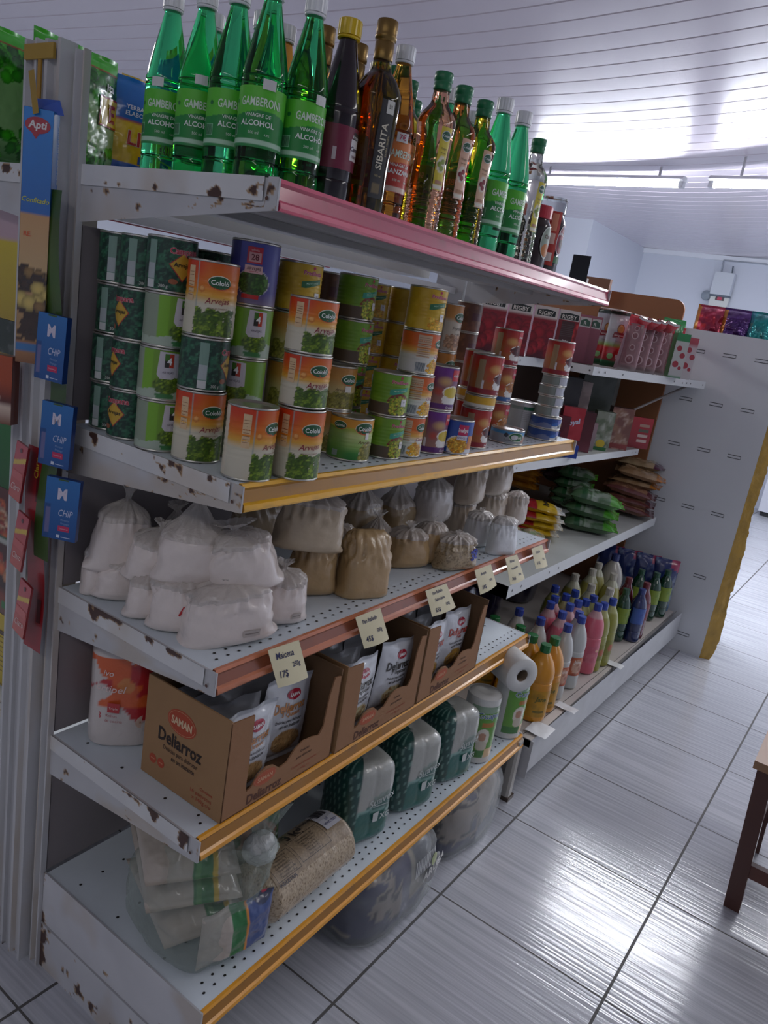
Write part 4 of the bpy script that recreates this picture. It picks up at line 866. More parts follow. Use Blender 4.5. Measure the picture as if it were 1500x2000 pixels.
# ================================================================ bags of flour, crumbs and oats
BAG = painted(.38, 0, .7, .25, 30); FILM = film('#e2dad4', .55, .18)
def sack(name, w, d, h, seed, col, grain=None, body=.66, tuft=1., knot=True, mark=None, film_col=None, sq=2.6, text=None):
    root = empty(name); na, nt = 60, 30; th = np.linspace(0, 2*math.pi, na, endpoint=False)
    def shell(t0, t1, n, grow, colf, inner=False):
        tt = np.linspace(t0, t1, n); V = []
        A = np.interp(tt, [0, .05, .14, .40, body, body+.10, .86, .90, .95, 1], [.50, .53, .52, .50, .43, .27, .045, .05, .13*tuft, .20*tuft])*w
        D = np.interp(tt, [0, .05, .14, .40, body, body+.10, .86, .90, .95, 1], [.32, .42, .48, .50, .43, .26, .06, .05, .09*tuft, .13*tuft])*d
        if not knot:
            A = np.interp(tt, [0, .04, .14, .5, .8, .93, 1], [.47, .50, .50, .485, .47, .42, .34])*w; D = np.interp(tt, [0, .04, .14, .5, .8, .93, 1], [.42, .47, .5, .49, .42, .25, .06])*d
        ct, st = np.cos(th), np.sin(th); e = np.interp(tt, [0, .5, body, .85, 1], [sq+.6, sq, 2.1, 2, 2])
        Rr = 1/(np.abs(ct)[None]**e[:, None]+np.abs(st)[None]**e[:, None])**(1/e[:, None])
        X = A[:, None]*ct[None]*Rr; Y = D[:, None]*st[None]*Rr; Z = np.repeat(tt[:, None]*h, na, 1)
        pl = np.clip((tt-.45)/.3, 0, 1)[:, None]*.11
        k = 1+pl*np.sin(th[None]*9+5*noise(th[None]*2, tt[:, None]*4, 0, seed)*2)+pl*.8*np.sin(th[None]*17+seed+tt[:, None]*5)
        lump = .16*(fbm(X*22+seed, Y*22, Z*22, seed)-.5)+.05*(fbm(X*75+seed, Y*75, Z*75, seed+3)-.5)
        k = (k+lump)*grow; X = X*k; Y = Y*k
        Z = Z+(.05*h*(noise(th[None]*1.5, 0, 0, seed+1)-.5)*np.clip(tt*3-.3, 0, 1)[:, None])
        # bottom corners stick out where the film is sealed
        cr = np.clip(1-tt*7, 0, 1)[:, None]*np.abs(ct)[None]**6*.10*w; X = X+np.sign(ct)[None]*cr
        X = X+np.sin(seed)*.07*w*np.clip(tt-.3, 0, 1)[:, None]
        V = np.stack([X, Y, np.maximum(Z, 0)], -1).reshape(-1, 3)
        f = [(j*na+i, j*na+(i+1) % na, (j+1)*na+(i+1) % na, (j+1)*na+i) for j in range(n-1) for i in range(na)]
        return V, f, n
    def colf(V):
        c = lin(col)*(.93+.12*fbm(V[:, 0]*60, V[:, 1]*60, V[:, 2]*60, seed)[:, None])
        if grain is not None:
            g = noise(V[:, 0]*420, V[:, 1]*420, V[:, 2]*420, seed)[:, None]; c = c*(1-.55*(g > .62))+lin(grain)*.55*(g > .62)
        return c
    t1 = body+.06 if knot else 1.
    if grain is not None: na = 150; nt = 90; th = np.linspace(0, 2*math.pi, na, endpoint=False)
    V, f, n = shell(0, t1, nt, 1., None); b = MB()
    f = f+[tuple(range(na))[::-1], tuple((n-1)*na+i for i in range(na))]
    b.add(V, f, colf(V), 0, True); bo = b.build('filled_bag', BAG, root)
    if mark or text:
        m = MB(); fr = V.reshape(n, na, 3)
        def P(a, t, e=0.):
            # front of the bag, a across from -1 to 1, t up from 0 to 1
            i = np.clip((1.5*math.pi+a*1.15)/(2*math.pi)*na, 0, na-1.001); j = np.clip(t*(n-1), 0, n-1.001)
            i0 = np.floor(i).astype(int); j0 = np.floor(j).astype(int); u = (i-i0)[:, None]; v = (j-j0)[:, None]
            q = fr[j0, i0 % na]*(1-u)*(1-v)+fr[j0, (i0+1) % na]*u*(1-v)+fr[j0+1, i0 % na]*(1-u)*v+fr[j0+1, (i0+1) % na]*u*v
            nn = q*np.array([1, 1, 0]); nn /= np.linalg.norm(nn, axis=1)[:, None]+1e-9; return q+nn*(e+.0015)
        if mark == 'red': m.poly(P, [(-.1, .45), (.02, .62), (.06, .6), (.0, .5), (-.06, .42)], '#b81e24', .0006)
        elif mark == 'label': m.rect(P, .15, .45, .2, .32, '#bdb4ae', .0006); m.rect(P, .18, .42, .25, .27, '#8f8580', .001)
        if text: m.text(P, text, .45, .55, .42, '#2a3aa0', .04, .001, 0, .15, 1.1)
        m.build('marking', MATTE, root)
    if knot:
        V, f, n = shell(body-.06, 1., 34, 1.035, None); MB().add(V, f, lin('#e2dfdc'), 0, True).build('tied_top', film_col or FILM, root)
    return root
Z3 = SH[2]+.001
def bag(px, py, w, d, h, col, label, grp, seed, zo=0., rz=0., tilt=(0, 0), yc=None, name='flour_bag', **k):
    o = sack(name, w, d, h, seed, col, **k)
    x, y = ctr(px, py, Z3+zo, d/2) if yc is None else (at(px, py, y=yc)[0], yc)
    o.location = (x, y, Z3+zo); o.rotation_euler = (tilt[0], tilt[1], rz); return tag(o, label, 'bag', grp)
WH, TA, GG = '#e6dad4', '#b39468', 'bags of white starch'
bag(186, 1166, .05, .05, .12, WH, 'slim white bag in the left back corner of the starch pile', GG, 1, rz=-.3)
bag(235, 1180, .095, .08, .105, WH, 'white bag lying low at the far left of the starch pile', GG, 2, rz=-.5, tilt=(0, .1))
bag(226, 1128, .098, .075, .155, WH, 'tall white bag on top of the far left starch bags', GG, 3, zo=.048, rz=-.5, tilt=(-.1, .1), tuft=.6)
bag(290, 1215, .08, .07, .10, WH, 'small white bag standing low between the left and the middle bags', GG, 4, rz=-.6)
bag(294, 1148, .095, .09, .115, WH, 'round white bag lying on top, second from the left', GG, 5, zo=.055, rz=-.7, tilt=(.1, .15), tuft=.8)
bag(352, 1243, .105, .085, .105, WH, 'white bag with a red pen mark under the big knotted bag', GG, 6, rz=-.75, mark='red', body=.8)
bag(370, 1152, .115, .10, .165, WH, 'large white bag with a tall knotted neck, highest of the starch bags', GG, 7, zo=.082, rz=-.7, body=.55, tuft=.5)
bag(440, 1268, .150, .095, .112, WH, 'plump white bag lying in front at the shelf edge', GG, 8, rz=-.45, tilt=(.05, -.12), mark='label', body=.82, tuft=.5, sq=3.2)
bag(538, 1226, .098, .095, .115, WH, 'white bag with a small label, rightmost of the starch bags', GG, 9, rz=-.5, mark='label', body=.72, tuft=.9)
bag(476, 1160, .118, .10, .118, WH, 'round white bag resting high, knot at its upper left', GG, 10, zo=.088, rz=-.9, tilt=(.12, -.25), body=.74, tuft=1.5)
bag(345, 1060, .12, .09, .12, WH, 'crumpled clear topped white bag at the back of the pile', GG, 11, zo=.05, yc=-.10, body=.5, tuft=.9)
bag(400, 1100, .10, .09, .11, WH, 'white bag at the back, under the crumpled one', GG, 12, yc=-.20, body=.8)
bag(505, 1150, .09, .08, .10, WH, 'white bag hidden behind the round knotted one', GG, 13, yc=-.24, body=.8)
BT = 'bags of breadcrumbs'
nb = 'breadcrumb_bag'
bag(600, 1168, .098, .085, .125, TA, 'tan breadcrumb bag standing left of the square tall one', BT, 21, rz=-.55, name=nb, body=.85, tuft=.3)
bag(595, 1075, .130, .09, .115, '#c0ad92', 'pale tan bag lying on top of the left breadcrumb bags', BT, 22, zo=.118, rz=-.5, tilt=(0, .1), name=nb, body=.85, tuft=.3, yc=-.30)
bag(500, 1050, .13, .08, .12, '#b9a588', 'pale tan bag deep behind the knotted white bags', BT, 23, zo=.06, name=nb, yc=-.12, body=.8)
bag(650, 1150, .075, .07, .14, TA, 'narrow tan bag squeezed behind the square tall one', BT, 24, name=nb, yc=-.27, body=.85, tuft=.4)
bag(700, 1171, .108, .082, .142, '#b8996c', 'square tall breadcrumb bag with flat folded top', BT, 25, name=nb, rz=-.42, knot=False, sq=4)
bag(787, 1112, .105, .09, .105, TA, 'round tan breadcrumb bag right of the square tall one', BT, 26, name=nb, rz=-.4, body=.74, tuft=.8)
bag(828, 1105, .085, .08, .115, TA, 'tan bag just left of the oats bag', BT, 27, name=nb, rz=-.3, yc=-.30, body=.75, tuft=.6)
bag(700, 1020, .14, .09, .15, '#a08a6a', 'dim tan bag in the back above the square tall one', BT, 28, name=nb, yc=-.14, zo=.03, body=.6)
bag(770, 1020, .12, .09, .155, '#a08a6a', 'dim tan bag in the back, its knot under the yellow rail', BT, 29, name=nb, yc=-.15, zo=.02, body=.55, tuft=1.3)
bag(735, 1060, .10, .08, .12, TA, 'tan bag in the second row over the square bag', BT, 30, name=nb, yc=-.22, body=.6, tuft=1.2)
bag(882, 1116, .108, .08, .095, '#b09c7c', 'oats bag with 38 written in blue pen', None, 31, name='oats_bag', rz=-.35, grain='#5d4a30', body=.8, tuft=.35, text='38', knot=True, sq=3)
SU = 'bags of white sugar'
bag(928, 1070, .085, .07, .105, '#cfcdcd', 'white bag between the oats bag and the bright sugar bag', SU, 41, name='sugar_bag', rz=-.3, body=.8, tuft=.5)
bag(974, 1086, .078, .062, .108, '#e8ebee', 'bright white sugar bag, nearest to the rail', SU, 42, name='sugar_bag', rz=-.45, body=.85, tuft=.2)
bag(845, 985, .12, .09, .145, '#cbc5c2', 'pale bag high at the back above the oats bag', SU, 43, name='sugar_bag', zo=.05, yc=-.20, body=.7)
bag(910, 990, .085, .08, .115, '#b9a996', 'beige bag at the back, left of the rounded top pair', BT, 44, name=nb, zo=.10, yc=-.24, body=.88, tuft=.3)
bag(960, 985, .10, .085, .125, '#bfb2a4', 'beige bag highest on the right of the crumb pile', BT, 45, name=nb, zo=.10, yc=-.22, body=.88, tuft=.3)
bag(995, 1040, .075, .07, .105, '#bdb0a4', 'beige bag at the right end of the shelf beside the noodle packs', BT, 46, name=nb, rz=-.2, body=.88, tuft=.3, yc=-.26)
bag(950, 1040, .10, .08, .11, '#b5a593', 'beige bag behind the bright sugar bag', BT, 47, name=nb, yc=-.22, body=.85, tuft=.3)
bag(890, 1040, .10, .08, .11, '#b5a593', 'beige bag behind the oats bag', BT, 48, name=nb, yc=-.22, body=.85, tuft=.3)

# ================================================================ hand written price cards on the orange rail
def card(c, lines, label):
    q = [at(u, v, y=-.4245) for u, v in c]     # corners: upper left, upper right, lower right, lower left
    o = q[3].copy(); q = [p-o for p in q]; W_ = np.linalg.norm(q[1]-q[0]); H_ = np.linalg.norm(q[0]-q[3])
    def P(a, t, e=0.):
        u = (a/W_)[:, None]; v = (t/H_)[:, None]; p = q[3]*(1-u)*(1-v)+q[2]*u*(1-v)+q[0]*(1-u)*v+q[1]*u*v
        p = p.copy(); p[:, 1] += -e-.004*np.sin(u[:, 0]*3.1)*(1-v[:, 0])-.006*(1-v[:, 0]); return p
    b = MB(); b.grid(P, 0, W_, 0, H_, 8, 8, '#e4dab4'); b.grid(P, 0, W_, 0, H_, 8, 8, '#cfc6a6', 0, True, -.0005, True)
    for s_, x, y, z, r in lines: b.text(P, s_, x*W_, y*H_, z*1.28, '#1b2050', .014, .0006, .15, r, .70)
    ob = b.build('price_card', MATTE); ob.location = o; tag(ob, label, 'price card', 'handwritten price cards')
card([(523, 1270), (584, 1250), (597, 1320), (538, 1341)], [('Maicena', .45, .78, .0155, -.02), ('250g', .72, .48, .012, .0), ('17$', .27, .32, .0165, 0)], 'price card reading Maicena 17$ 250g')
card([(694, 1206), (743, 1187), (755, 1246), (707, 1265)], [('Pan Rallado', .48, .80, .0118, .02), ('500g', .72, .42, .011, .05), ('45$', .27, .26, .0155, 0)], 'price card reading Pan Rallado 45$ 500g')
card([(831, 1154), (872, 1140), (886, 1184), (840, 1203)], [('Pan Rallado', .48, .84, .0105, .05), ('Saborizado', .48, .58, .0105, .05), ('500g', .72, .30, .0095, .05), ('55$', .27, .20, .0135, 0)], 'price card reading Pan Rallado Saborizado 55$')
card([(927, 1114), (959, 1102), (966, 1141), (934, 1160)], [('Avena', .42, .78, .0125, .03), ('250g', .72, .40, .0095, .05), ('38$', .27, .24, .0145, 0)], 'price card reading Avena 38$ 250g')
card([(987, 1090), (1010, 1083), (1021, 1129), (993, 1141)], [('Azúcar', .45, .84, .0115, .03), ('Impalpable', .5, .58, .0095, .05), ('200g', .72, .28, .0095, .05), ('36$', .27, .2, .013, 0)], 'price card reading Azúcar Impalpable 36$')
card([(1038, 1072), (1059, 1064), (1066, 1104), (1043, 1110)], [('Fécula', .45, .78, .0125, .03), ('250g', .74, .40, .0085, .05), ('51$', .27, .28, .0135, 0)], 'price card reading 51$, last on the orange rail')
o = MB().add([(.66, -.4195, Z3-.026), (.668, -.4195, Z3-.030), (.672, -.4195, Z3-.018), (.664, -.4195, Z3-.015)], [(0, 1, 2, 3)], lin('#d4c9c0')).build('paper_scrap', MATTE)
tag(o, 'small torn paper scrap stuck on the orange rail', 'paper')

# ================================================================ fourth shelf: display boxes of rice sachets
Z4 = SH[3]+.001
CARD = painted(.75, 0, 0, .05, 60)
KR_ = '#a17c56'
def display_box():
    t = empty('display_box'); w, d, h, k = .304, .212, .200, .003
    # print is laid out on the outer faces
    s = MB(); s.box(0, k, -d, 0, 0, h, KR_); P = lambda a, q, e=0.: np.stack([np.full_like(a, -.0003)-e, -a, q+0*a], -1)
    s.grid(P, 0, d, 0, h, 30, 26, lambda a, q: lin(KR_)*(.93+.1*fbm(a*25, q*25, 0, 3)[:, None]), 0, False)
    s.disc(P, .096, .142, .037, .0245, '#b04a30', .0004, 28, 0, -.0); s.disc(P, .096, .142, .0345, .022, '#c99a72', .0006, 28); s.disc(P, .096, .142, .0335, .021, '#b04a30', .0008, 28)
    s.text(P, 'SAMAN', .096, .142, .0205, '#dcbf9c', .035, .0010, 0, 0, .78); s.text(P, 'Deliarroz', .096, .100, .036, '#2f2420', .03, .0006, 0, 0, .82)
    s.text(P, 'Delicias para disfrutar', .100, .077, .0125, '#3f2f28', .008, .0006, 0, 0, .82); s.text(P, 'en un instante', .108, .063, .013, '#3f2f28', .02, .0006, .1, 0, .82)
    for x in (.030, .052): s.disc(P, x, .040, .0095, .0095, '#b04a30', .0004, 18); s.rect(P, x-.005, x+.005, .039, .041, '#c98a68', .0006)
    s.text(P, '16 paquetes', .160, .030, .0115, '#a8452e', .0, .0006); s.text(P, 'x 140g c/u', .162, .018, .0115, '#a8452e', 0, .0006); s.text(P, 'Contiene', .172, .042, .0085, '#a8452e', .015, .0006)
    s.build('side_panel', CARD, t, 'side panel printed SAMAN Deliarroz')
    s = MB().box(w-k, w, -d, 0, 0, h, '#7a5c40'); s.build('side_panel', CARD, t)
    MB().box(0, w, -k, 0, 0, h, '#7d5f44').build('back_panel', CARD, t); MB().box(0, w, -d, 0, 0, k, '#7d5f44').build('bottom_panel', CARD, t)
    # front with the torn out window
    out = [(0, 0), (w, 0), (w, .185), (.282, .188), (.272, .15), (.266, .085)]
    out += [(.255, .070), (.235, .075), (.205, .078), (.185, .070), (.165, .05), (.145, .046), (.125, .062), (.105, .066), (.085, .06), (.07, .04), (.058, .036), (.056, .055), (.056, .192), (0, .196)]
    pr = MB(); n = len(out); c = lin('#966d4c'); v = [(x, -d, z) for x, z in out]+[(x, -d+k, z) for x, z in out]
    pr.add(v, [tuple(range(n)), tuple(range(n, 2*n))[::-1]]+[((i+1) % n, i, n+i, n+(i+1) % n) for i in range(n)], c)
    P = plane(d); pr.disc(P, .105, .046, .030, .0145, '#b0583c', .0003, 26); pr.disc(P, .105, .046, .028, .0125, '#a97c5c', .0005, 26); pr.disc(P, .105, .046, .027, .0118, '#b0583c', .0007, 26); pr.text(P, 'SAMAN', .105, .046, .012, '#c99a7a', .03, .0010)
    pr.text(P, 'Deliarroz', .108, .017, .0265, '#5c3a2c', .03, .0004, 0, 0, .9); pr.text(P, 'Delicias', .215, .058, .0085, '#4c3428', .01, .0004); pr.text(P, 'para disfrutar', .215, .046, .0085, '#4c3428', .01, .0004); pr.text(P, 'Contiene 16 paquetes', .218, .028, .0085, '#a04a34', 0, .0004); pr.text(P, 'x 140g c/u', .218, .017, .0085, '#a04a34', 0, .0004)
    pr.build('front_panel', CARD, t, 'low front panel with a torn display window'); return t
DB = Stamp(display_box())
DB.put((.052, -.197, Z4), 0, 'cardboard display box of rice sachets, nearest, with printed side in view', 'box', 'display boxes of rice sachets')
DB.put((.372, -.199, Z4), -.01, 'cardboard display box of rice sachets in the middle', 'box', 'display boxes of rice sachets')
DB.put((.683, -.201, Z4), .0, 'cardboard display box of rice sachets at the far right', 'box', 'display boxes of rice sachets')
def sachet(kind, c, sub, fcol):
    w, h = .132, .175
    def tx(b, F):
        b.disc(F, .006, .142, .020, .0105, '#a8243a', .0012, 24); b.text(F, 'SAMAN', .006, .142, .0095, '#efe3e4', .03, .0024, 0, 0, .9)
        b.text(F, 'Deliarroz', -.001, .118, .0285, c, .03, .0014, 0, 0, .82); b.text(F, sub, .004, .102, .0135, c, .02, .0014)
        b.text(F, 'Delicias para disfrutar', .0, .088, .0088, '#2f2c2c', .012, .0014, 0, 0, .95); b.text(F, 'en un instante', .004, .078, .0105, '#2f2c2c', .02, .0014, .2)
    p = Print('#c4c6ca').vgrad((0, '#b6b9be'), (.02, '#c9cbd0'), (.175, '#c9ccd2')).oval(.004, .040, .044, .028, '#9a8a74', .5, .3).oval(.004, .042, .042, .025, fcol).grains(-.04, .046, .018, .066, .0028, 150, [fcol, '#c9a878', '#a8845a'], 4, (.004, .042, .040, .023)).rect(-.2, .2, .168, .2, '#a9adb4')
    return pouch('rice_sachet', w, h, .03, p, '#9b9ea6', tx, 3+len(sub), .003, 44, 54, PACK)
SQ, SV, SP = Stamp(sachet('q', '#c98a52', '3 Quesos', '#b08a5c')), Stamp(sachet('v', '#33322f', '7 Vegetales', '#c9bf98')), Stamp(sachet('p', '#b03a2a', 'Pollo', '#c49a4a'))
RS = 'rice sachets in the display boxes'
def sac(st, x, y, tilt, rz, lab, roll=0.): o = st.put((x, y, Z4+.006), 0, lab, 'sachet', RS, (tilt, roll, rz)); return o
sac(SQ, .130, -.372, .02, .04, 'white rice sachet with orange name, front left in the nearest box', .06)
sac(SQ, .262, -.345, -.03, -.02, 'white rice sachet with orange name, front right in the nearest box', .10)
sac(SV, .452, -.378, .03, .05, 'white rice sachet half behind the strip of the middle box', .05)
sac(SV, .592, -.375, .02, -.03, 'white Vegetales rice sachet leaning in the window of the middle box', .12)
sac(SP, .765, -.374, .04, .05, 'white rice sachet with red name, left in the far box', .05)
sac(SP, .893, -.368, .02, -.02, 'white rice sachet with red name, right in the far box', .08)
dk = Stamp(pouch('rice_sachet', .13, .172, .024, Print('#8c8e94').rect(-.2, .2, .15, .2, '#7c7e84'), '#84868c', None, 6, .004, 20, 24, PACK))
for i, (x0, nm) in enumerate(((.052, 'nearest box'), (.372, 'middle box'), (.683, 'far box'))):
    for j, (dx, y) in enumerate(((.082, -.335), (.205, -.300), (.095, -.290), (.215, -.255), (.085, -.243))):
        if i == 0 and j == 1: y = -.292
        o = dk.put((x0+dx, y, Z4+.005), 0, 'grey sachet '+['first', 'second', 'third', 'fourth', 'rearmost'][j]+' behind the front ones, '+nm, 'sachet', RS, (-.03, .03*(j % 2), .05*(j-2)))
# kitchen towel pack
t = empty('kitchen_roll_pack'); w = .134
pk = MB()
def kr(V):
    a = np.arctan2(V[:, 0], -V[:, 1])*.06; z = V[:, 2]; n = fbm(a*26, z*16, 0, 4); c = np.tile(lin('#cfc6c2'), (len(V), 1))
    r = (z+.03*np.sin(a*40)+.05*(n-.5) > .095)&(z < .150+.03*np.sin(a*30+1)); c[r] = lin('#b8242a')
    o_ = (n > .54)&(z > .085)&(z < .19); c[o_] = lin('#d9602c'); o2 = (fbm(a*30, z*30, 3, 9) > .6)&(z > .12); c[o2] = lin('#d8884a')
    w_ = (fbm(a*34, z*20, 5, 12) > .62)&(z > .09)&(z < .13); c[w_] = lin('#dccfcc'); return c
pr_ = smooth([(.03, 0), (.058, .001), (.0645, .010), (.065, .05), (.064, .11), (.065, .17), (.063, .198), (.045, .212), (.01, .214)], 12)
pk.lathe(pr_, kr, 90, sq=3., sy=.82); P = lambda a, z, e=0.: np.stack([(.0665+e)*np.sin(a/.066), -(.0545+e)*np.cos(a/.066)-.002, z+0*a], -1)
pk.text(P, 'ortipel', -.025, .128, .021, '#e3c9c4', .0, .0035, .25); pk.text(P, 'ivo', -.03, .160, .017, '#e6d6d0', 0, .0035, .2); pk.rect(P, -.028, -.006, .078, .098, '#b8242a', .003); pk.text(P, 'Triple', -.017, .088, .007, '#e3c9c4', 0, .0045)
pk.text(P, '3', -.044, .068, .020, '#b8303a', .01, .003); pk.text(P, 'Rollos', -.020, .071, .0085, '#a84a4a', 0, .003); pk.text(P, 'de cocina', -.016, .060, .0085, '#a84a4a', 0, .003); pk.disc(P, .040, .055, .016, .014, '#dcbfae', .002); pk.text(P, 'Rollo', .040, .055, .008, '#c08a6a', 0, .003)
pk.build('wrapping', BAG, t); x, y = ctr(228, 1463, Z4, .052); t.location = (x+.01, y, Z4); t.rotation_euler = (0, 0, -.72)
tag(t, 'red and orange patterned kitchen roll pack behind the nearest cardboard box', 'kitchen roll')

# ================================================================ base shelf
Z5 = SH[4]+.001
def tissue(sd):
    t = empty('toilet_paper_pack'); b = MB(); w, d, h = .150, .125, .205
    def col(V):
        a = np.arctan2(V[:, 0], -V[:, 1])*.07; z = V[:, 2]; q = z-.105-.012*np.sin(a*22)
        c = np.where((q > 0)[:, None], lin('#a8aaa4')[None], lin('#3c6a62')[None]); c[(z < .075+.012*np.sin(a*20+2))] = lin('#0f5f56'); k = np.abs(z-.078-.012*np.sin(a*20+2)) < .004; c[k] = lin('#7fa59c')
        c[(q > 0)&(q < .02)&(np.sin(a*22) > 0)] = lin('#8b9b93')
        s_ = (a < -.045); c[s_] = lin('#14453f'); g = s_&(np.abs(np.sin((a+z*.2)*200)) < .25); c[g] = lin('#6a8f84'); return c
    def fn(V):
        x, y, z = V[:, 0], V[:, 1], V[:, 2]; k = 1+.05*np.cos(x/w*4*math.pi)*0+.03*(fbm(x*30, y*30, z*30, sd)-.5)-.035*np.exp(-((x)/.006)**2)*(z > .02)
        return np.stack([x*k, y*k, z], -1)
    b.lathe(smooth([(.02, 0), (.058, .001), (.071, .010), (.074, .03), (.074, .10), (.0735, .17), (.066, .195), (.045, .205), (.01, .200)], 10), col, 100, sq=4., sy=.84, fn=fn)
    P = lambda a, z, e=0.: np.stack([a*.98, -(.0625+e)*(1-.35*np.clip((np.abs(a)-.05)/.03, 0, 1)**2), z+0*a], -1)
    b.text(P, 'Suavex', .026, .118, .028, '#b9c2be', .01, .003, .15, .22); b.rect(P, .0, .045, .100, .102, '#b9c2be', .003)
    b.text(P, 'XG', .040, .070, .020, '#b9c2be', .04, .003, .1, .1); b.poly(P, [(.006, .058), (.020, .058), (.022, .085), (.004, .082)], '#c3cac6', .003)
    b.build('wrapping', BAG, t); return t
TP_ = Stamp(tissue(3)); TG = 'teal toilet paper packs on the base shelf'
for (px, py, lab, rz) in ((683, 1650, 'teal and white toilet paper pack nearest to the oats roll', -.3), (778, 1585, 'teal and white toilet paper pack in the middle of three', -.28), (858, 1526, 'teal and white toilet paper pack farthest, next to the kitchen rolls', -.25)):
    x, y = ctr(px, py, Z5, .06); TP_.put((x, y+.006, Z5), rz, lab, 'toilet paper', TG)
# kitchen rolls and a toilet roll
def guapa():
    t = empty('kitchen_roll_pack'); b = MB(); r = .050
    b.lathe(smooth([(.015, .002), (.040, .0), (.049, .004), (r, .02), (r, .19), (.048, .205), (.03, .21), (.012, .208)], 4), '#cfd0cc', 40); P = cyl(r+.0006)
    b.grid(P, -.06, .06, .02, .185, 60, 70, Print('#c6c8c0').rect(-.1, .1, .125, .2, '#8aa48c').rect(-.1, .035, .03, .165, '#5f9a34').oval(-.012, .085, .022, .030, '#d8d2c4').oval(-.014, .088, .012, .014, '#b88a70').oval(-.012, .060, .018, .016, '#c9c0ae').rect(-.1, -.0, .02, .045, '#3f7a3a').rect(.0, .04, .02, .05, '#d9b98a').rect(-.02, .02, .12, .135, '#c4602c', .7))
    b.text(P, 'Guapa', -.006, .158, .026, '#e6efe6', .04, .0012, 0, .04); b.text(P, 'Guapa', -.006, .158, .026, '#2a5a9a', .0, .0016, 0, .04); b.build('wrapping', BAG, t); return t
GU = Stamp(guapa())
x, y = ctr(918, 1490, Z5, .05); GU.put((x, y, Z5), -.55, 'green kitchen roll pack with a picture, at the front', 'kitchen roll', 'green kitchen roll packs')
x2, y2 = ctr(985, 1445, Z5, .05); GU.put((x2, y2+.01, Z5), -.2, 'green kitchen roll pack beside the front one, toward the shelf end', 'kitchen roll', 'green kitchen roll packs')
b = MB(); n = 48; tt = np.arange(n)*2*math.pi/n
for (r0, r1, y0, y1, c) in ((.054, .054, -.05, .05, '#d4d4d2'),):
    V = []; 
    for y_, r_ in ((-.05, .019), (-.052, .030), (-.050, .052), (-.046, .054), (.05, .054), (.05, .019)): V += [(r_*math.cos(a), y_, r_*math.sin(a)) for a in tt]
    k = 6; f = [(j*n+i, j*n+(i+1) % n, ((j+1) % k)*n+(i+1) % n, ((j+1) % k)*n+i) for j in range(k) for i in range(n)]
    b.add(V, f, lin('#d2d3d1'), 0, True)
tr = empty('toilet_roll'); b.build('paper_roll', MATTE, tr); b = MB(); b.lathe([(.0188, -.049), (.0188, .049)], '#8a7a68', 24, close=False); b.xf(Matrix.Rotation(math.pi/2, 4, 'X')); b.build('core', MATTE, tr, 'grey brown cardboard core')
tr.location = ((x+x2)/2+.0, (y+y2)/2-.02, Z5+.21+.0545); tr.rotation_euler = (0, 0, -.55); tag(tr, 'white toilet roll lying on the kitchen roll packs, its core toward the aisle', 'toilet roll')
# small green sack behind the oats roll
o = pouch('napkin_pack', .16, .21, .10, Print('#b58f80').mottle('#d0b4a4', 30, .5, 2, .8).put(lambda A, B: np.abs(A+.02*np.sin(B*60)) > .045, '#2f6a38').put(lambda A, B: np.abs(A) > .066, '#7a9a70'), '#4c7a4c', None, 12, .006, 40, 50, PACK)
o.location = (.315, -.250, Z5); o.rotation_euler = (-.1, 0, -.45); tag(o, 'green and pink wrapped pack behind the large oats roll', 'pack')
# 3 kg roll of oats, lying
t = empty('oats_roll'); b = MB(); Lr, r = .31, .066
def ro(A, B):
    g = noise(A*330, B*330, 0, 3); g2 = noise(A*500, B*500, 0, 8); c = lin('#b3a084')*(.8+.35*g[:, None]); c[g2 > .72] = lin('#7c674a'); return c
def RP(a, q, e=0.):     # a along the roll, q round it from the front foot over the top
    k = np.clip((.5-np.abs(a/Lr))*9, 0, 1)**.42; rr = (r*k+.0015*fbm(a*50, q*50, 0, 2)+e); ph = q/r
    return np.stack([a, -rr*np.cos(ph), r*.88+rr*.9*np.sin(ph)], -1)
b.grid(RP, -Lr/2, Lr/2, -1.4*r, 4.9*r, 230, 170, ro); b.build('filled_bag', painted(.45, 0, .8, .3, 45), t)
b = MB(); q0 = .75*r
b.grid(RP, -.12, .115, q0+.0, q0+.10, 90, 50, lambda A, B: np.where((noise(A*330, B*330, 0, 3) > .55)[:, None], lin('#9d8a70')[None], lin('#8a7860')[None]), 0, True, .0012)
q1 = q0
b.text(RP, 'CONT. NETO:', -.055, q1+.083, .0135, '#231d1a', .02, .0042); b.text(RP, '3 kg', .0, q1+.078, .032, '#231d1a', .035, .0042); b.text(RP, 'Producto', .05, q1+.085, .014, '#231d1a', .02, .0042)
b.rect(RP, .066, .115, q1+.035, q1+.10, '#b9b9c0', .0038)
for k in range(9): b.rect(RP, .076+k*.0036, .078+k*.0036+(.001 if k % 3 else 0), q1+.070, q1+.098, '#26242a', .0046)
b.text(RP, 'L3', .09, q1+.058, .009, '#3a3a6a', .01, .0046); b.text(RP, 'VENC 2023', .09, q1+.047, .008, '#3a3a6a', .01, .0046)
for x0, x1, y0, y1 in ((-.115, -.045, .008, .056), (-.038, .056, .012, .062)):
    for xx in (x0, x1-.001): b.rect(RP, xx, xx+.001, q1+y0, q1+y1, '#2a2420', .0042)
    for yy in (y0, y1): b.rect(RP, x0, x1, q1+yy, q1+yy+.001, '#2a2420', .0042)
    k = 0
    while y0+.005+k*.0062 < y1-.003:
        b.text(RP, random.Random(k+int(x0*999)).choice(['Valor energético 380', 'Carbohidratos 56 g', 'Proteínas 14 g', 'Grasas totales 7 g', 'Fibra 9 g  Sodio 2']), (x0+x1)/2, q1+y0+.0055+k*.0062, .0058, '#2a2420', .005, .0042); k += 1
b.text(RP, 'INDUSTRIA', -.09, q1+.002, .010, '#22243a', .02, .0042)
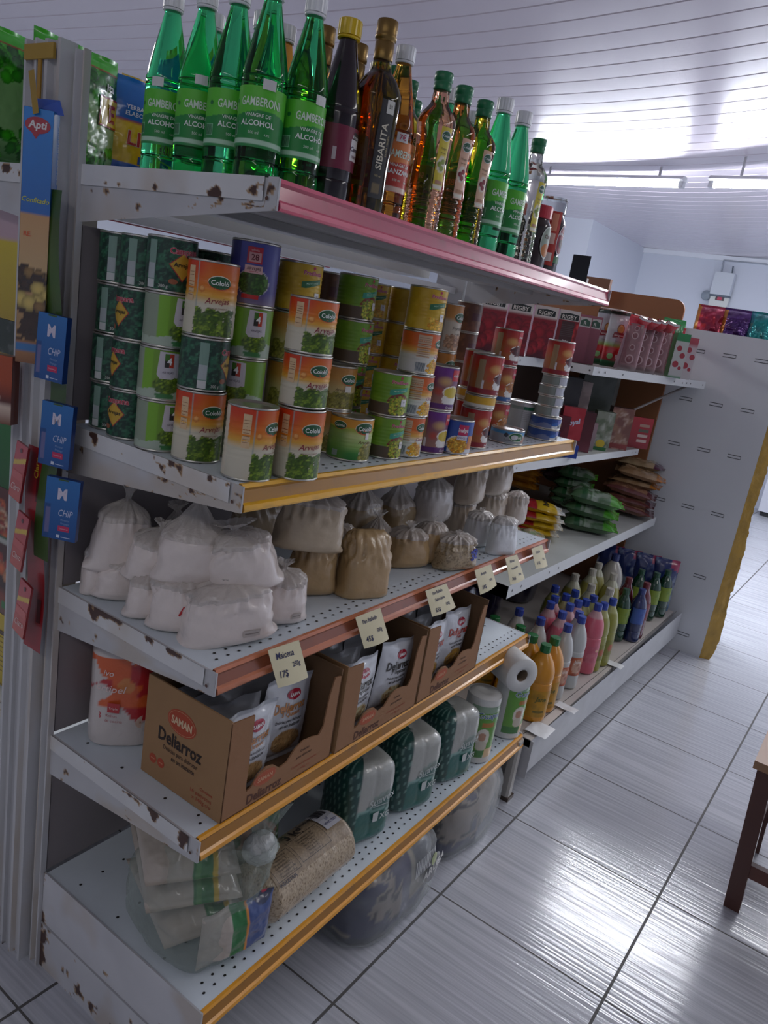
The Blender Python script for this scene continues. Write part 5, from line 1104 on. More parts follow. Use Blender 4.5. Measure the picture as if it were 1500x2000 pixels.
b.build('printing', painted(.4, 0, .5), t); b = MB(); b.grid(lambda a, q, e=0.: np.stack([a, -.03+q, .012+.010*np.sin(q*60)+.1*(a-.15)], -1), .135, .175, 0, .06, 8, 16, '#b9b9c4'); b.grid(lambda a, q, e=0.: np.stack([a, -.03+q, .0135+.010*np.sin(q*60)+.1*(a-.15)], -1), .150, .160, .0, .035, 3, 10, '#22225a'); b.build('sealed_end', FILM, t)
t.location = (.335, -.385, Z5+.003); t.rotation_euler = (0, 0, .0); tag(t, 'large clear roll of oats printed 3 kg lying on the base shelf', 'oats')
# rice packs inside a knotted clear carrier bag
def rb(A, B):
    c = np.tile(lin('#b9afa4'), (len(A), 1)); c[(A > -.005)&(A < .035)] = lin('#1f7034'); s_ = (A > -.005)&(A < .012)&(np.sin(A*2500) > 0); c[s_] = lin('#4c8a4c'); c[(A > .036)&(A < .046)] = lin('#cfae2c'); m = (A > .046)&(A < .052); c[m] = lin('#b9afa4')
    c[((A+.045)/.022)**2+((B-.115)/.020)**2 < 1] = lin('#3a5a6c'); c[((A-.035)/.015)**2+((B-.05)/.012)**2 < 1] = lin('#8a8f94'); c[(np.abs(A+.045) < .02)&(np.abs(B-.085) < .004)] = lin('#8a3a4a'); return c
RP_ = Stamp(pouch('rice_pack', .185, .235, .058, rb, '#b4aca2', None, 21, .006, 70, 70, BAG, None, .008))
def blu(A, B):
    c = np.tile(lin('#b9afa4'), (len(A), 1)); c[(A > -.02)&(A < .01)] = lin('#1f7034'); c[(A >= .01)&(A < .014)] = lin('#d98a2c'); c[A > .014] = lin('#3a4f86'); m = (((A-.05)/.03)**2+((B-.15)/.045)**2 < 1); c[m] = lin('#2c3450'); m = (((A-.055)/.014)**2+((B-.15)/.03)**2 < 1)&(noise(A*120, B*120, 0, 2) > .42); c[m] = lin('#c23048'); return c
RG = 'rice packs inside the clear carrier bag'
RP_.put((.105, -.225, Z5+.116), 0, 'rice pack with green band lying on top inside the clear bag', 'rice pack', RG, (-1.25, .12, -.45)).location = (.080, -.340, Z5+.150)
o = RP_.put((0, 0, 0), 0, 'rice pack with green band, under the topmost in the clear bag', 'rice pack', RG, (-1.42, .06, -.5)); o.location = (.085, -.345, Z5+.092)
o = RP_.put((0, 0, 0), 0, 'rice pack at the bottom of the clear bag', 'rice pack', RG, (-1.5, .0, -.35)); o.location = (.105, -.375, Z5+.036)
o = pouch('rice_pack', .150, .125, .05, blu, '#a9a29a', None, 22, .005, 60, 60, BAG, None, .008); o.location = (.118, -.418, Z5+.006); o.rotation_euler = (.04, 0, -.25); tag(o, 'rice pack with blue panel standing at the front of the clear bag', 'rice pack', RG)
t = empty('carrier_bag'); b = MB(); na, nt = 84, 60; th = np.linspace(0, 2*math.pi, na, endpoint=False); V = []
for j in range(nt):
    u = j/(nt-1); A_ = np.interp(u, [0, .04, .2, .5, .72, .84, .90, .94, 1], [.085, .105, .115, .112, .10, .06, .016, .02, .055]); D_ = np.interp(u, [0, .04, .2, .5, .72, .84, .90, .94, 1], [.10, .122, .130, .126, .11, .055, .014, .015, .035])
    r_ = 1/(np.abs(np.cos(th))**2.8+np.abs(np.sin(th))**2.8)**(1/2.8); wr = 1+.09*(fbm(th*3+np.sin(th), u*9, 0, 5)-.5)*2+.05*np.sin(th*14+u*9)*np.clip(u-.4, 0, 1)*2
    sx, sy = np.interp(u, [0, .45, .72, .9, 1], [0, .005, .03, .090, .125]), np.interp(u, [0, .45, .72, .9, 1], [0, 0, -.02, -.068, -.05]); z_ = np.interp(u, [0, .72, .84, .9, 1], [0, .200, .205, .180, .262])
    V.append(np.stack([.93*A_*np.cos(th)*r_*wr+sx+.004, D_*np.sin(th)*r_*wr+sy, np.full(na, z_)+.010*(noise(th*2, u*6, 0, 3)-.5)*min(1, u*8)], -1))
V = np.concatenate(V); f = [(j*na+i, j*na+(i+1) % na, (j+1)*na+(i+1) % na, (j+1)*na+i) for j in range(nt-1) for i in range(na)]+[tuple(range(na))[::-1]]
b.add(V, f, lin('#dfe6e0'), 0, True); b.build('bag_film', film('#b9c6bb', .86, .14), t); b = MB(); 
def kn(V):
    return V*(1+.25*(fbm(V[:, 0]*70, V[:, 1]*70, V[:, 2]*70, 3)-.5)[:, None])
b.lathe(smooth([(.006, -.036), (.024, -.024), (.033, 0), (.026, .022), (.010, .034)], 6), '#cfd2d0', 40, fn=kn); kk = b.build('knot', film('#cfd3d2', .25, .2), t, 'crumpled white knot'); kk.location = (.098, -.070, .178); kk.rotation_euler = (.5, .6, 0)
t.location = (.112, -.305, Z5); t.rotation_euler = (0, 0, -.1); tag(t, 'knotted clear plastic carrier bag of rice packs on the base shelf corner', 'bag')
# packs on the floor under the base rail
def fbag(name, x, y, w, d, h, sd, label, blk):
    t = empty(name, (x, y, .002)); b = MB()
    def col(V):
        a, z, yv = V[:, 0], V[:, 2], V[:, 1]; n = fbm(a*9, z*12, yv*5, sd, 3); c = np.tile(lin('#8f8378'), (len(V), 1)); c[n > .50] = lin('#2f3052'); c[n > .62] = lin('#3a3f58'); c[(n > .44)&(n < .465)] = lin('#2a2224')
        if blk: m = (a > w*.0)&(z > h*.30); c[m] = lin('#9a9484'); m = (a > -w*.10)&(a < w*.02); c[m] = lin('#2f2b55'); m = (a > w*.06)&(a < w*.46)&(z > h*.52); c[m] = lin('#4c5058'); 
        c[z < h*.12] = lin('#2c3340'); return c
    def fn(V):
        x_, y_, z_ = V.T; k = 1+.10*(fbm(x_*12+sd, y_*12, z_*12, sd)-.5)*2; return np.stack([x_*k, y_*k, np.maximum(z_*(1+.05*np.sin(x_*25)), 0)], -1)
    b.lathe([(w*q, h*z) for q, z in smooth([(.30, 0), (.46, .01), (.50, .10), (.50, .45), (.47, .75), (.38, .93), (.2, .99), (.02, 1)], 7)], col, 130, sq=3., sy=d/w, fn=fn)
    if blk:
        P = lambda a, z, e=0.: np.stack([a, -(d*.5*.99+e)*(1-.30*np.clip(z/h-.5, 0, 1)**2)*(1-.22*np.clip(np.abs(a)/(w*.5)-.35, 0, 1)**2), z+0*a], -1)
        b.disc(P, w*.30, h*.50, w*.11, h*.22, '#3f444a', .006); b.text(P, 'ARUBA', w*.31, h*.52, .036, '#b9b9b4', .02, .008, 0, .1); b.disc(P, w*.27, h*.68, .014, .018, '#8a9a4a', .009)
        for k in range(4): b.rect(P, w*.12, w*.24, h*(.24+.05*k), h*(.25+.05*k), '#5a564c', .007)
        for k in range(12): b.rect(P, w*.02+k*.008, w*.02+k*.008+.004, h*.62, h*.86, '#c3c5c6', .007)
    b.build('packs', BAG, t)
    c = MB(); c.lathe([(w*q*1.06, h*z*1.03) for q, z in smooth([(.30, 0), (.47, .01), (.51, .10), (.50, .45), (.49, .75), (.40, .93), (.2, .99), (.02, 1)], 5)], '#d0d4d4', 90, sq=2.8, sy=d/w, fn=fn); c.build('bag_film', film('#cfd3d3', .88, .12), t)
    return tag(t, label, 'bag', 'bagged packs on the floor under the base shelf')
fbag('bagged_packs', .665, -.395, .35, .22, .188, 5, 'clear bag of blue and tan packs printed ARU on the floor, nearest', True)
fbag('bagged_packs', 1.085, -.395, .36, .20, .186, 9, 'clear bag of dark blue packs on the floor beside the shelf leg', False)
# ================================================================ the end of the near unit: hanging packs
def pbox(w, d, h, front, sides='#999999', topc='#999999', left=None, mb=None, ns=30, nt=50, right=None):
    """printed carton standing on z=0, front towards -Y, centred in x, depth to +Y"""
    b = mb or MB(); b.grid(plane(0), -w/2, w/2, 0, h, ns, nt, front, 0, False)
    b.box(-w/2, w/2, .0004, d, 0, h, sides)
    PL = lambda a, t, e=0.: np.stack([np.full_like(a, -w/2)-e-.0003, d-a, t+0*a], -1)
    if right: PR = lambda a, t, e=0.: np.stack([np.full_like(a, w/2)+e+.0003, a, t+0*a], -1); b.grid(PR, 0, d, 0, h, 20, nt, right, 0, False); b.text(PR, 'MEZCLA EN POLVO PARA PREPARAR', .026, .33, .0085, '#d6e2f0', .01, .0006, 0, math.pi/2, .62); b.text(PR, 'TORTA SABOR CHOCOLATE', .036, .33, .0085, '#d6e2f0', .0, .0006, 0, math.pi/2, .62); b.rect(PR, .02, .045, .165, .22, '#1a56a0', .0004)
    b.grid(PL, 0, d, 0, h, max(4, ns//2), nt, left or sides, 0, False); b.rect(top(h), -w/2, w/2, 0, d, topc, .0003)
    return b, plane(0), PL
cp_ = Print('#1d6fc0').vgrad((0, '#8a5a34'), (.02, '#a87448'), (.10, '#5a3a24'), (.15, '#c9a878'), (.235, '#c99a68'), (.2355, '#1f66b8'), (.39, '#2a86d8')).mottle('#3a2418', 30, .48, 4, .0)
cp_.ops.append(lambda A, B, C: np.where(((B > .035)&(B < .15))[:, None], np.where((fbm(A*30, B*45, 0, 7) > .5)[:, None], lin('#3c261a')[None], lin('#b08a5c')[None])*(.7+.6*fbm(A*60, B*60, 0, 3)[:, None]), C))
cp_.rect(-.05, .05, .018, .034, '#3a76b0').rect(.018, .05, .02, .032, '#d8c9c0').grains(-.03, .03, .09, .15, .011, 14, ['#c9b060', '#8a6a3c', '#3c261a'], 5)
b, P, PL = pbox(.044, .064, .39, cp_, '#1f66b8', '#1a5aa8', '#8a6040', None, 24, 90, cp_)
b.disc(P, -.001, .366, .019, .012, '#b02a3c', .0005); b.poly(P, [(-.014, .360), (-.003, .346), (.004, .358)], '#b02a3c', .0004); b.text(P, 'Apti', -.001, .367, .0155, '#e6dfe0', .03, .0009, .1); b.text(P, 'Confitado', .0, .257, .0105, '#c9cc3c', .01, .0006, .25)
b.text(P, 'RE.', -.01, .205, .010, '#d05a2c', .03, .0006)
t = empty('cake_mix_box'); b.build('box', painted(.25, 0, .6), t)
t.location = (-.062, .034, 1.272); t.rotation_euler = (.0, .0, -.86)
tag(t, 'tall blue and brown cake mix box hanging on the near shelf post', 'box')
# bag tail and strip that hold it
b = MB(); b.add([(-.060, .050, 1.660), (-.030, .018, 1.660), (-.032, .028, 1.682), (-.050, .060, 1.680)], [(0, 1, 2, 3)], lin('#2a5ac0')); b.build('hanging_tab', PACK, None); bpy.data.objects[-1] if 0 else None
o = [q for q in COL.objects if q.name.startswith('hanging_tab')][0]; tag(o, 'blue plastic tab with yellowed tape above the cake mix box', 'tab')
b = MB(); b.add([(-.064, .064, 1.715), (-.060, .055, 1.718), (-.066, .028, 1.655), (-.070, .037, 1.652)], [(0, 1, 2, 3)], lin('#a88a3a')); b.build('tape_piece', PACK, o)
pq = Print('#8a3a1c').vgrad((0, '#7a4a34'), (.03, '#d8c0ae'), (.04, '#5a2018'), (.07, '#a84418'), (.12, '#b04a1c')).oval(-.008, .045, .014, .011, '#c9b49c').rect(-.03, -.012, .036, .052, '#c9b02c')
b, P, PL = pbox(.055, .02, .118, pq, '#6a2c1c', '#6a2c1c', '#5a2a20'); o = b.build('soup_packet', painted(.3, 0, .5)); o.location = (-.075, .105, 1.156); o.rotation_euler = (0, 0, -1.15); tag(o, 'rust coloured packet hanging under the cake mix box', 'packet')
# green strip of SIM card packs
st = MB(); 
def SP_(a, t, e=0.): return np.stack([-.040-.006*np.sin(t*14)-e, .006-.030*0-a-.05*np.clip((1.36-t), 0, .5)*.55+.012*np.sin(t*9), t], -1)
st.grid(SP_, -.022, .022, .93, 1.55, 4, 60, lambda A, B: lin('#3d5a24')*(.7+.6*fbm(A*20, B*12, 0, 3)[:, None])); o = st.build('hanging_strip', painted(.4, 0, .4)); tag(o, 'green plastic display strip hanging down the near shelf post', 'strip')
def sim():
    t = empty('sim_card_pack'); w, h = .082, .122
    pr = Print('#1f5fa4').vgrad((0, '#1a4f92'), (.122, '#2a70b4')).put(lambda A, B: (A < -.026)*(B < .07), '#1b4a86').rect(-.036, -.027, .012, .062, '#6a6a98')
    b, P, PL = pbox(w, .016, h, pr, '#163a7c', '#163a7c', '#163a7c')
    b.text(P, 'M', .0, .092, .030, '#d6cfe0', .04, .0005, 0, 0, 1.05); b.text(P, 'CHIP', .012, .055, .019, '#c9cfe6', .0, .0005, .2, 0, .85); b.text(P, 'Movistar', .012, .041, .0062, '#8aa6d0', 0, .0005); b.text(P, 'Prepago', .012, .034, .0062, '#8aa6d0', 0, .0005)
    b.rect(P, -.004, .024, .018, .029, '#c42a5c', .0005, 0, 1); b.text(P, 'Conectate ya', .010, .0235, .004, '#f0c9d4', 0, .0008); b.rect(P, -.006, .002, .004, .010, '#d6dcea', .0005); b.rect(P, .005, .028, .0055, .0070, '#b9c6e0', .0005)
    b.rect(P, -.012, .012, .1185, .1215, '#3d5a24', .0006); b.build('box', painted(.35, 0, .3), t); return t
SI = Stamp(sim()); SG = 'blue SIM card packs on the green strip'
for (x, y, z, rz, lab) in ((-.056, -.012, 1.252, -1.3, 'blue CHIP pack highest on the green strip, half hidden'), (-.056, -.038, 1.112, -1.18, 'blue CHIP pack in the middle of the green strip'), (-.056, -.064, .990, -1.02, 'blue CHIP pack lowest on the green strip')):
    SI.put((x, y, z), 0, lab, 'SIM card pack', SG, (0, .04, rz)).scale = (.70, .7, .88)
# red strip with cards
b = MB()
def RSt(a, t, e=0.): return np.stack([-.038-e-.004*np.sin(t*20), .018-a+.06*(t-.74)*.75-.0*t, t], -1)
b.grid(RSt, -.032, .022, .745, 1.125, 4, 50, lambda A, B: lin('#a01a24')*(.75+.4*fbm(A*20, B*10, 0, 3)[:, None])); b.text(RSt, 'Claro', .0, 1.09, .0165, '#d8b02c', .02, .001, 0, math.pi/2)
for z in (.80, .93, 1.03): b.rect(RSt, .002, .014, z, z+.045, '#5a1016', .0008)
o = b.build('hanging_strip', painted(.3, 0, .4)); tag(o, 'red plastic display strip hanging low on the near shelf post', 'strip')
def redcard():
    t = empty('sim_card_pack'); b, P, PL = pbox(.05, .004, .10, Print('#b0302c').vgrad((0, '#c04a38'), (.1, '#b8283a')).put(lambda A, B: np.abs(B-.068-.3*A) < .0045, '#d8b42c'), '#8a1a20', '#8a1a20', '#8a1a20')
    b.text(P, 'Claro', .0, .022, .017, '#e6cfc6', .0, .0006, .2, .1); b.disc(P, 0, .088, .005, .004, '#5a1016', .0005); b.rect(P, -.022, .022, .036, .050, '#c8504a', .0004); b.build('card', painted(.3, 0, .4), t); return t
RC = Stamp(redcard()); RG2 = 'red SIM card packs on the red strip'
for (y, z, lab) in ((.058, 1.03, 'red card with a white panel, highest on the red strip'), (.046, .905, 'red card in the middle of the red strip'), (.030, .780, 'red card lowest on the red strip')):
    RC.put((-.066, y, z), 0, lab, 'SIM card pack', RG2, (-.1, .05, -1.75))
# goods at the left edge, on the far side's shelf
def lside(w_, h_, z, pr, lab, name, txt=None, cat='box', y0=.175, mat=None):
    b = MB(); P = lambda a, t, e=0.: np.stack([np.full_like(a, 0.)-e, -a, t+0*a], -1)
    b.grid(P, -w_/2, w_/2, 0, h_, 40, 50, pr, 0, False); b.box(.0004, .12, -w_/2, w_/2, 0, h_, '#8a8478')
    if txt: txt(b, P)
    o = b.build(name, mat or painted(.35, 0, .4)); o.location = (.03, y0+w_/2, z); return tag(o, lab, cat)
def t1(b, P):
    for k in range(9): b.rect(P, -.0, .055, .035+k*.011, .0365+k*.011, '#6a5a1c', .0006)
    b.rect(P, -.06, .07, .118, .128, '#4a2c1c', .0005); b.rect(P, .045, .075, .03, .045, '#4a2c1c', .0006); b.rect(P, .06, .075, .05, .09, '#3a5a2c', .0006)
lside(.16, .165, .547, Print('#c9ae18').rect(.058, .08, 0, .2, '#b09a18').rect(-.2, .2, 0, .006, '#8a6a2c'), 'yellow pack with lines of text on the far side shelf, left edge', 'food_pack', t1, 'pack')
pf = Print('#5a2a20').vgrad((0, '#6a5040'), (.04, '#8a3a24'), (.06, '#3a1a1a'), (.26, '#5a2420')).grains(-.08, .08, .08, .24, .016, 70, ['#b8402a', '#c9602c', '#a0301f', '#c9885a', '#d8b090'], 3).rect(-.2, .2, .155, .172, '#b9bcb4').rect(-.0, .08, .012, .03, '#2a7a3c').rect(-.2, .2, .168, .172, '#2a5a3c')
lside(.155, .272, .713, pf, 'box with a picture of red stew on the far side shelf, above the yellow pack', 'food_box')
lside(.155, .165, .986, Print('#1a6a24').vgrad((0, '#165a1e'), (.165, '#1f7a2a')).rect(.073, .08, 0, .2, '#b9c6b9'), 'dark green box on the far side shelf, above the stew picture', 'food_box')
lside(.155, .165, 1.152, Print('#9aa09a').vgrad((0, '#a0a49c'), (.07, '#b0b0a8'), (.071, '#b8981c'), (.10, '#c9a81c'), (.101, '#22301e'), (.165, '#22301e')).mottle('#7a7f78', 60, .55, 3, .4), 'grey yellow and dark banded box on the far side shelf', 'food_box')
lside(.155, .235, 1.318, Print('#c9b01c').vgrad((0, '#b89c18'), (.145, '#d8c020'), (.146, '#c9a8b0'), (.235, '#d8bcc6')).rect(.045, .08, 0, .3, '#c09a1c'), 'yellow and pink box directly under the far top shelf, left edge', 'food_box')
# ================================================================ goods on the second unit
C2 = painted(.35, 0, .3)
def carton(key, w, d, h, pr, left, txt=None, tl=None, name='carton', topc='#a33'):
    b, P, PL = pbox(w, d, h, pr, '#7a2030', '#b9b4b0', left)
    if txt: txt(b, P)
    if tl: tl(b, PL)
    return Stamp(b.build(name, C2))
def rg(b, P):
    b.poly(P, [(-.038, .162), (-.038, .186), (0, .192), (.038, .186), (.038, .162)], '#d6d2cc', .0003); b.poly(P, [(-.036, .164), (-.036, .185), (0, .190), (.036, .185), (.036, .164)], '#1a2420', .0005); b.text(P, 'RIGBY', 0, .174, .0215, '#d6d2c6', .02, .0008)
rp = Print('#6a1424').vgrad((0, '#4c1220'), (.03, '#6a1426'), (.15, '#8a1626'), (.16, '#d8cfc8'), (.2, '#cfc6c0')).grains(-.05, .05, .02, .12, .022, 16, ['#b02430', '#9a1a28', '#8a1626'], 4).mottle('#3c1628', 30, .6, 3, .5)
RIG = carton('r', .090, .065, .200, rp, '#a05a6a', rg, None, 'tomato_carton')
def rt(b, P):
    rg(b, P)
    for k in range(7): b.rect(P, -.024, .024, .10+k*.007, .1025+k*.007, '#5a4a48', .0004)
    b.text(P, 'Pulpa', 0, .082, .012, '#e6dcd8', .02, .0005, .2); b.text(P, 'de tomate', 0, .068, .011, '#e6dcd8', .02, .0005, .2)
RIT = carton('r', .080, .065, .200, Print('#a01c28').vgrad((0, '#7a1624'), (.03, '#6a2024'), (.16, '#8a1c24'), (.165, '#d8cfc8'), (.2, '#d0c8c2')).grains(.015, .05, .05, .17, .016, 9, ['#c42a30', '#d03a3a'], 4).rect(-.026, .026, .06, .16, '#4a2a2a'), '#a05a6a', rt, None, 'tomato_carton')
def sid(b, P): b.rect(P, -.024, .024, .150, .19, '#c0bdb8', .0003); b.poly(P, [(-.020, .155), (-.020, .175), (.0, .185), (.02, .175), (.02, .155)], '#3a5a48', .0005); b.text(P, 'R', 0, .167, .02, '#d0d0c8', .02, .0008)
RIS = carton('s', .055, .09, .200, Print('#8a4050').vgrad((0, '#6a3040'), (.2, '#9a5a66')), '#7a3040', sid, None, 'tomato_carton')
Z1 = 1.3575; F1 = lambda px, py, d: ctr(px, py, Z1, d)
def on1(st, px, py, d, rz, lab, cat, grp, rot=None, z=None):
    x, y = F1(px, py, d); return st.put((x, y, Z1 if z is None else z), rz, lab, cat, grp, rot)
RGP = 'tomato cartons on the second unit'
on1(RIG, 905, 680, .0, -1.0, 'red RIGBY tomato carton farthest left, mostly behind bean cans', 'carton', RGP)
on1(RIG, 950, 687, .0, -1.0, 'red RIGBY tomato carton second from left', 'carton', RGP)
on1(RIG, 1000, 693, .0, -1.02, 'red RIGBY tomato carton third from left', 'carton', RGP)
on1(RIG, 1049, 699, .0, -1.05, 'red RIGBY tomato carton fourth, left of the one turned sideways', 'carton', RGP)
on1(RIT, 1094, 706, .0, -1.08, 'RIGBY tomato carton turned to its text panel', 'carton', RGP)
on1(RIS, 1126, 708, .0, -1.1, 'tomato carton showing its narrow side, left of a pair', 'carton', RGP)
on1(RIS, 1145, 711, .0, -1.1, 'tomato carton showing its narrow side, right of a pair', 'carton', RGP)
def em(b, F):
    b.disc(F, 0, .168, .017, .022, '#8a5a3c', .001); b.disc(F, 0, .168, .013, .018, '#c9a05a', .0016); b.poly(F, [(-.03, .128), (-.026, .154), (.03, .152), (.033, .128), (.0, .134)], '#8a2a30', .002); b.text(F, 'Emigrante', 0, .141, .0115, '#e0d0cc', .02, .003)
    b.text(F, 'Ketchup', 0, .115, .010, '#7a8a90', 0, .001, .2); b.disc(F, -.022, .048, .013, .013, '#8ac27a', .0014); b.disc(F, .018, .065, .022, .010, '#a83030', .0014); b.disc(F, .018, .050, .018, .016, '#c9ccd0', .0012)
ep = Print('#b9bdc2').vgrad((0, '#1a5a34'), (.028, '#226a3c'), (.03, '#9a2028'), (.085, '#c03030'), (.095, '#8ab85c'), (.115, '#b4b8be'), (.225, '#bcc0c6'), (.23, '#2a3a30'), (.245, '#2a3a30'))
EM = Stamp(pouch('ketchup_pouch', .105, .245, .05, ep, '#a03038', em, 4, .003, 40, 50, PACK))
on1(EM, 1168, 712, .03, -1.0, 'ketchup pouch behind the front one, only its left edge seen', 'pouch', 'ketchup pouches')
on1(EM, 1192, 717, .02, -.95, 'white red and green ketchup pouch at the shelf corner', 'pouch', 'ketchup pouches')
o = pouch('sauce_pouch', .09, .235, .04, Print('#c9b0b4').vgrad((0, '#c9b4b8'), (.15, '#b89aa4'), (.18, '#c23040'), (.235, '#d84a50')), '#c02a38', None, 14, .004, 24, 30, PACK); x, y = F1(1216, 722, .02); o.location = (x, y, Z1); o.rotation_euler = (0, .1, -.9); tag(o, 'pale pouch with red top right of the ketchup pouches', 'pouch')
def ss(b, F):
    b.rect(F, -.028, .028, .03, .2, '#8a6468', .0006); 
    for z, r in ((.05, .018), (.10, .012), (.15, .014), (.18, .010)): b.disc(F, .002, z, r, r*1.1, '#b89a9c', .0014); b.disc(F, .002, z, r*.7, r*.8, '#7a4a50', .002)
SS = Stamp(pouch('sauce_pouch', .078, .225, .035, Print('#a58286').vgrad((0, '#8f8a8a'), (.03, '#9a7478'), (.185, '#96666c'), (.19, '#b82838'), (.225, '#c83444')), '#8a5a60', ss, 6, .003, 30, 40, PACK))
SSG = 'row of sauce pouches with red crimped tops'
for i, (px, py) in enumerate(((1222, 724), (1240, 726), (1259, 729), (1277, 731))):
    on1(SS, px, py, .02, -1.25, 'mauve sauce pouch with red crimped top, '+['first', 'second', 'third', 'last'][i]+' of four from the left', 'pouch', SSG, (-.02, .02, -1.3))
def redtop():
    b = MB(); F, K = pillow(.06, .10, .035, 5, .003, .01); b.grid(F, -.03, .03, 0, .10, 16, 20, Print('#b82434').vgrad((0, '#8a1a2c'), (.1, '#c8303c'))); b.grid(K, -.03, .03, 0, .10, 12, 14, '#a82030', 0, True, 0, True); b.rect(F, -.028, .028, .088, .1, '#e0d4d6', .001); return Stamp(b.build('sauce_sachet', PACK))
RT = redtop()
for i, px in enumerate((1225, 1243, 1261, 1278)):
    x, y = F1(px, 724+i*3, .03); RT.put((x+.01, y+.01, Z1+.19), 0, 'small shiny red sachet lying over the sauce pouches, '+['first', 'second', 'third', 'fourth'][i]+' from the left', 'sachet', 'red sachets on top of the sauce pouches', (1.2, .2, -1.0))
o = pouch('cheese_packet', .11, .16, .03, Print('#2a8a44').vgrad((0, '#3a7a44'), (.1, '#2a7a3c'), (.16, '#2f9a4c')).oval(.01, .12, .01, .01, '#d0e0d0'), '#2a7a3c', None, 15, .005, 24, 30, PACK); x, y = F1(1296, 733, .06); o.location = (x, y, Z1+.10); o.rotation_euler = (-.15, 0, -.9); tag(o, 'green shiny packet standing high behind the spotted carton', 'packet')
def dots(b, P):
    for x, z, r in ((-.01, .06, .014), (.012, .10, .012), (-.008, .13, .012), (.012, .045, .008)): b.disc(P, x, z, r, r, '#9a2a38', .0005)
gw = carton('g', .06, .05, .195, Print('#b0b0b0').vgrad((0, '#2a7a4a'), (.012, '#b4b4b4'), (.162, '#b4b8b4'), (.163, '#1f7a44'), (.195, '#22864a')), '#3a8a54', dots, None, 'juice_carton')
on1(gw, 1316, 738, .02, -.95, 'white carton with red dots and green cap band at the end of the row', 'carton', 'white cartons at the end of the row')
gw2 = carton('g', .05, .05, .185, Print('#b0a0a4').vgrad((0, '#b4b0b2'), (.14, '#b8a8ac'), (.16, '#a03a48'), (.185, '#b04a58')), '#a88a90', dots, None, 'juice_carton')
on1(gw2, 1335, 741, .02, -.95, 'pale carton with red top beside the slotted panel', 'carton', 'white cartons at the end of the row')
on1(SS, 1300, 733, .02, -1.1, 'mauve pouch with green packet above it, before the dotted carton', 'pouch', SSG)
# white strip of card lying over the pouches
o = MB().box(2.55, 3.0, -.06, .03, 1.600, 1.604, '#d6ccc6').build('cardboard_strip', MATTE); tag(o, 'white cardboard sheet lying across the sauce pouches', 'cardboard')
b = MB().box(0, .03, -.07, .07, 0, .10, '#7c5238'); o = b.build('carton', MATTE); o.location = (3.10, .28, 1.665); tag(o, 'small brown carton seen above the pink rail end', 'carton')

# ---- second level (z about 1.0)
Zs = lambda x: 1.028-.0245*(x-1.42)+.0015
def on2(px, w, d, h, pr, lab, name='carton', left='#5a3a3a', y=-.12, rz=-1.0, txt=None, dz=0, topc=None):
    b, P, PL = pbox(w, d, h, pr, left, topc or left, left, None, 12, 24)
    if txt: txt(b, P)
    x = at(px, 870, y=y)[0]; o = b.build(name, C2); o.location = (x, y, Zs(x)+dz); o.rotation_euler = (0, 0, rz); return tag(o, lab, 'carton')
def sv(b, P): b.text(P, 'Royal', 0, .07, .028, '#c9cfe0', .03, .0005, .2, .3)
on2(1062, .10, .06, .10, Print('#1f2f7a').vgrad((0, '#24348a'), (.1, '#1c2c6a')), 'dark blue carton beside the end of the yellow rail', left='#1a2860', y=-.12)
on2(1082, .09, .06, .14, Print('#5a1c28').mottle('#7a2a34', 30, .5, 3, .6), 'dark red carton left on the second level', left='#4a1820', y=-.05)
on2(1100, .12, .05, .05, Print('#22409a'), 'low blue carton under the bright red packet', left='#1c3480', y=-.145)
on2(1108, .09, .04, .13, Print('#a82430').mottle('#c23a44', 20, .55, 4, .5), 'bright red packet with slanted white script', 'packet', '#7a1a24', -.09, -.95, sv, .05)
on2(1135, .07, .06, .165, Print('#5a1e28').vgrad((0, '#7a3a48'), (.05, '#5a1e28'), (.16, '#4a1820')), 'tall dark red carton in the middle of the second level', left='#3c1620', y=-.11)
on2(1150, .04, .05, .12, Print('#a08a8c').vgrad((0, '#8a8486'), (.12, '#a88a90')), 'narrow pink and white carton beside the tall dark red one', left='#7a6a6c', y=-.11)
def gl(b, P): b.disc(P, 0, .03, .02, .018, '#c9b02c', .0005); b.rect(P, -.03, .03, 0, .015, '#2a6a34', .0007)
on2(1171, .08, .05, .17, Print('#8a9080').mottle('#5a6a50', 40, .5, 4, .8).mottle('#c0c4ba', 50, .6, 5, .7), 'silvery green packet with a lemon on it', 'packet', '#4a5a44', -.12, -1.0, gl)
on2(1203, .10, .06, .19, Print('#7a5048').mottle('#a07a64', 30, .5, 4, .7).mottle('#c9b0a4', 60, .62, 5, .7).rect(-.2, .2, 0, .03, '#8a3a38'), 'brown picture packet right of the lemon packet', 'packet', '#5a3a34', -.13, -1.0)
def rc(b, P):
    for z, c in ((.03, '#c9b0a8'), (.055, '#c9b0a8'), (.08, '#5a5a4a'), (.105, '#b08a7a')): b.rect(P, -.0, .05, z, z+.014, c, .0005)
on2(1240, .13, .02, .15, Print('#a81f2c').vgrad((0, '#8a1a28'), (.15, '#b02430')), 'red card packet leaning at the right end of the second level', 'packet', '#8a1a28', -.14, -.9, rc)
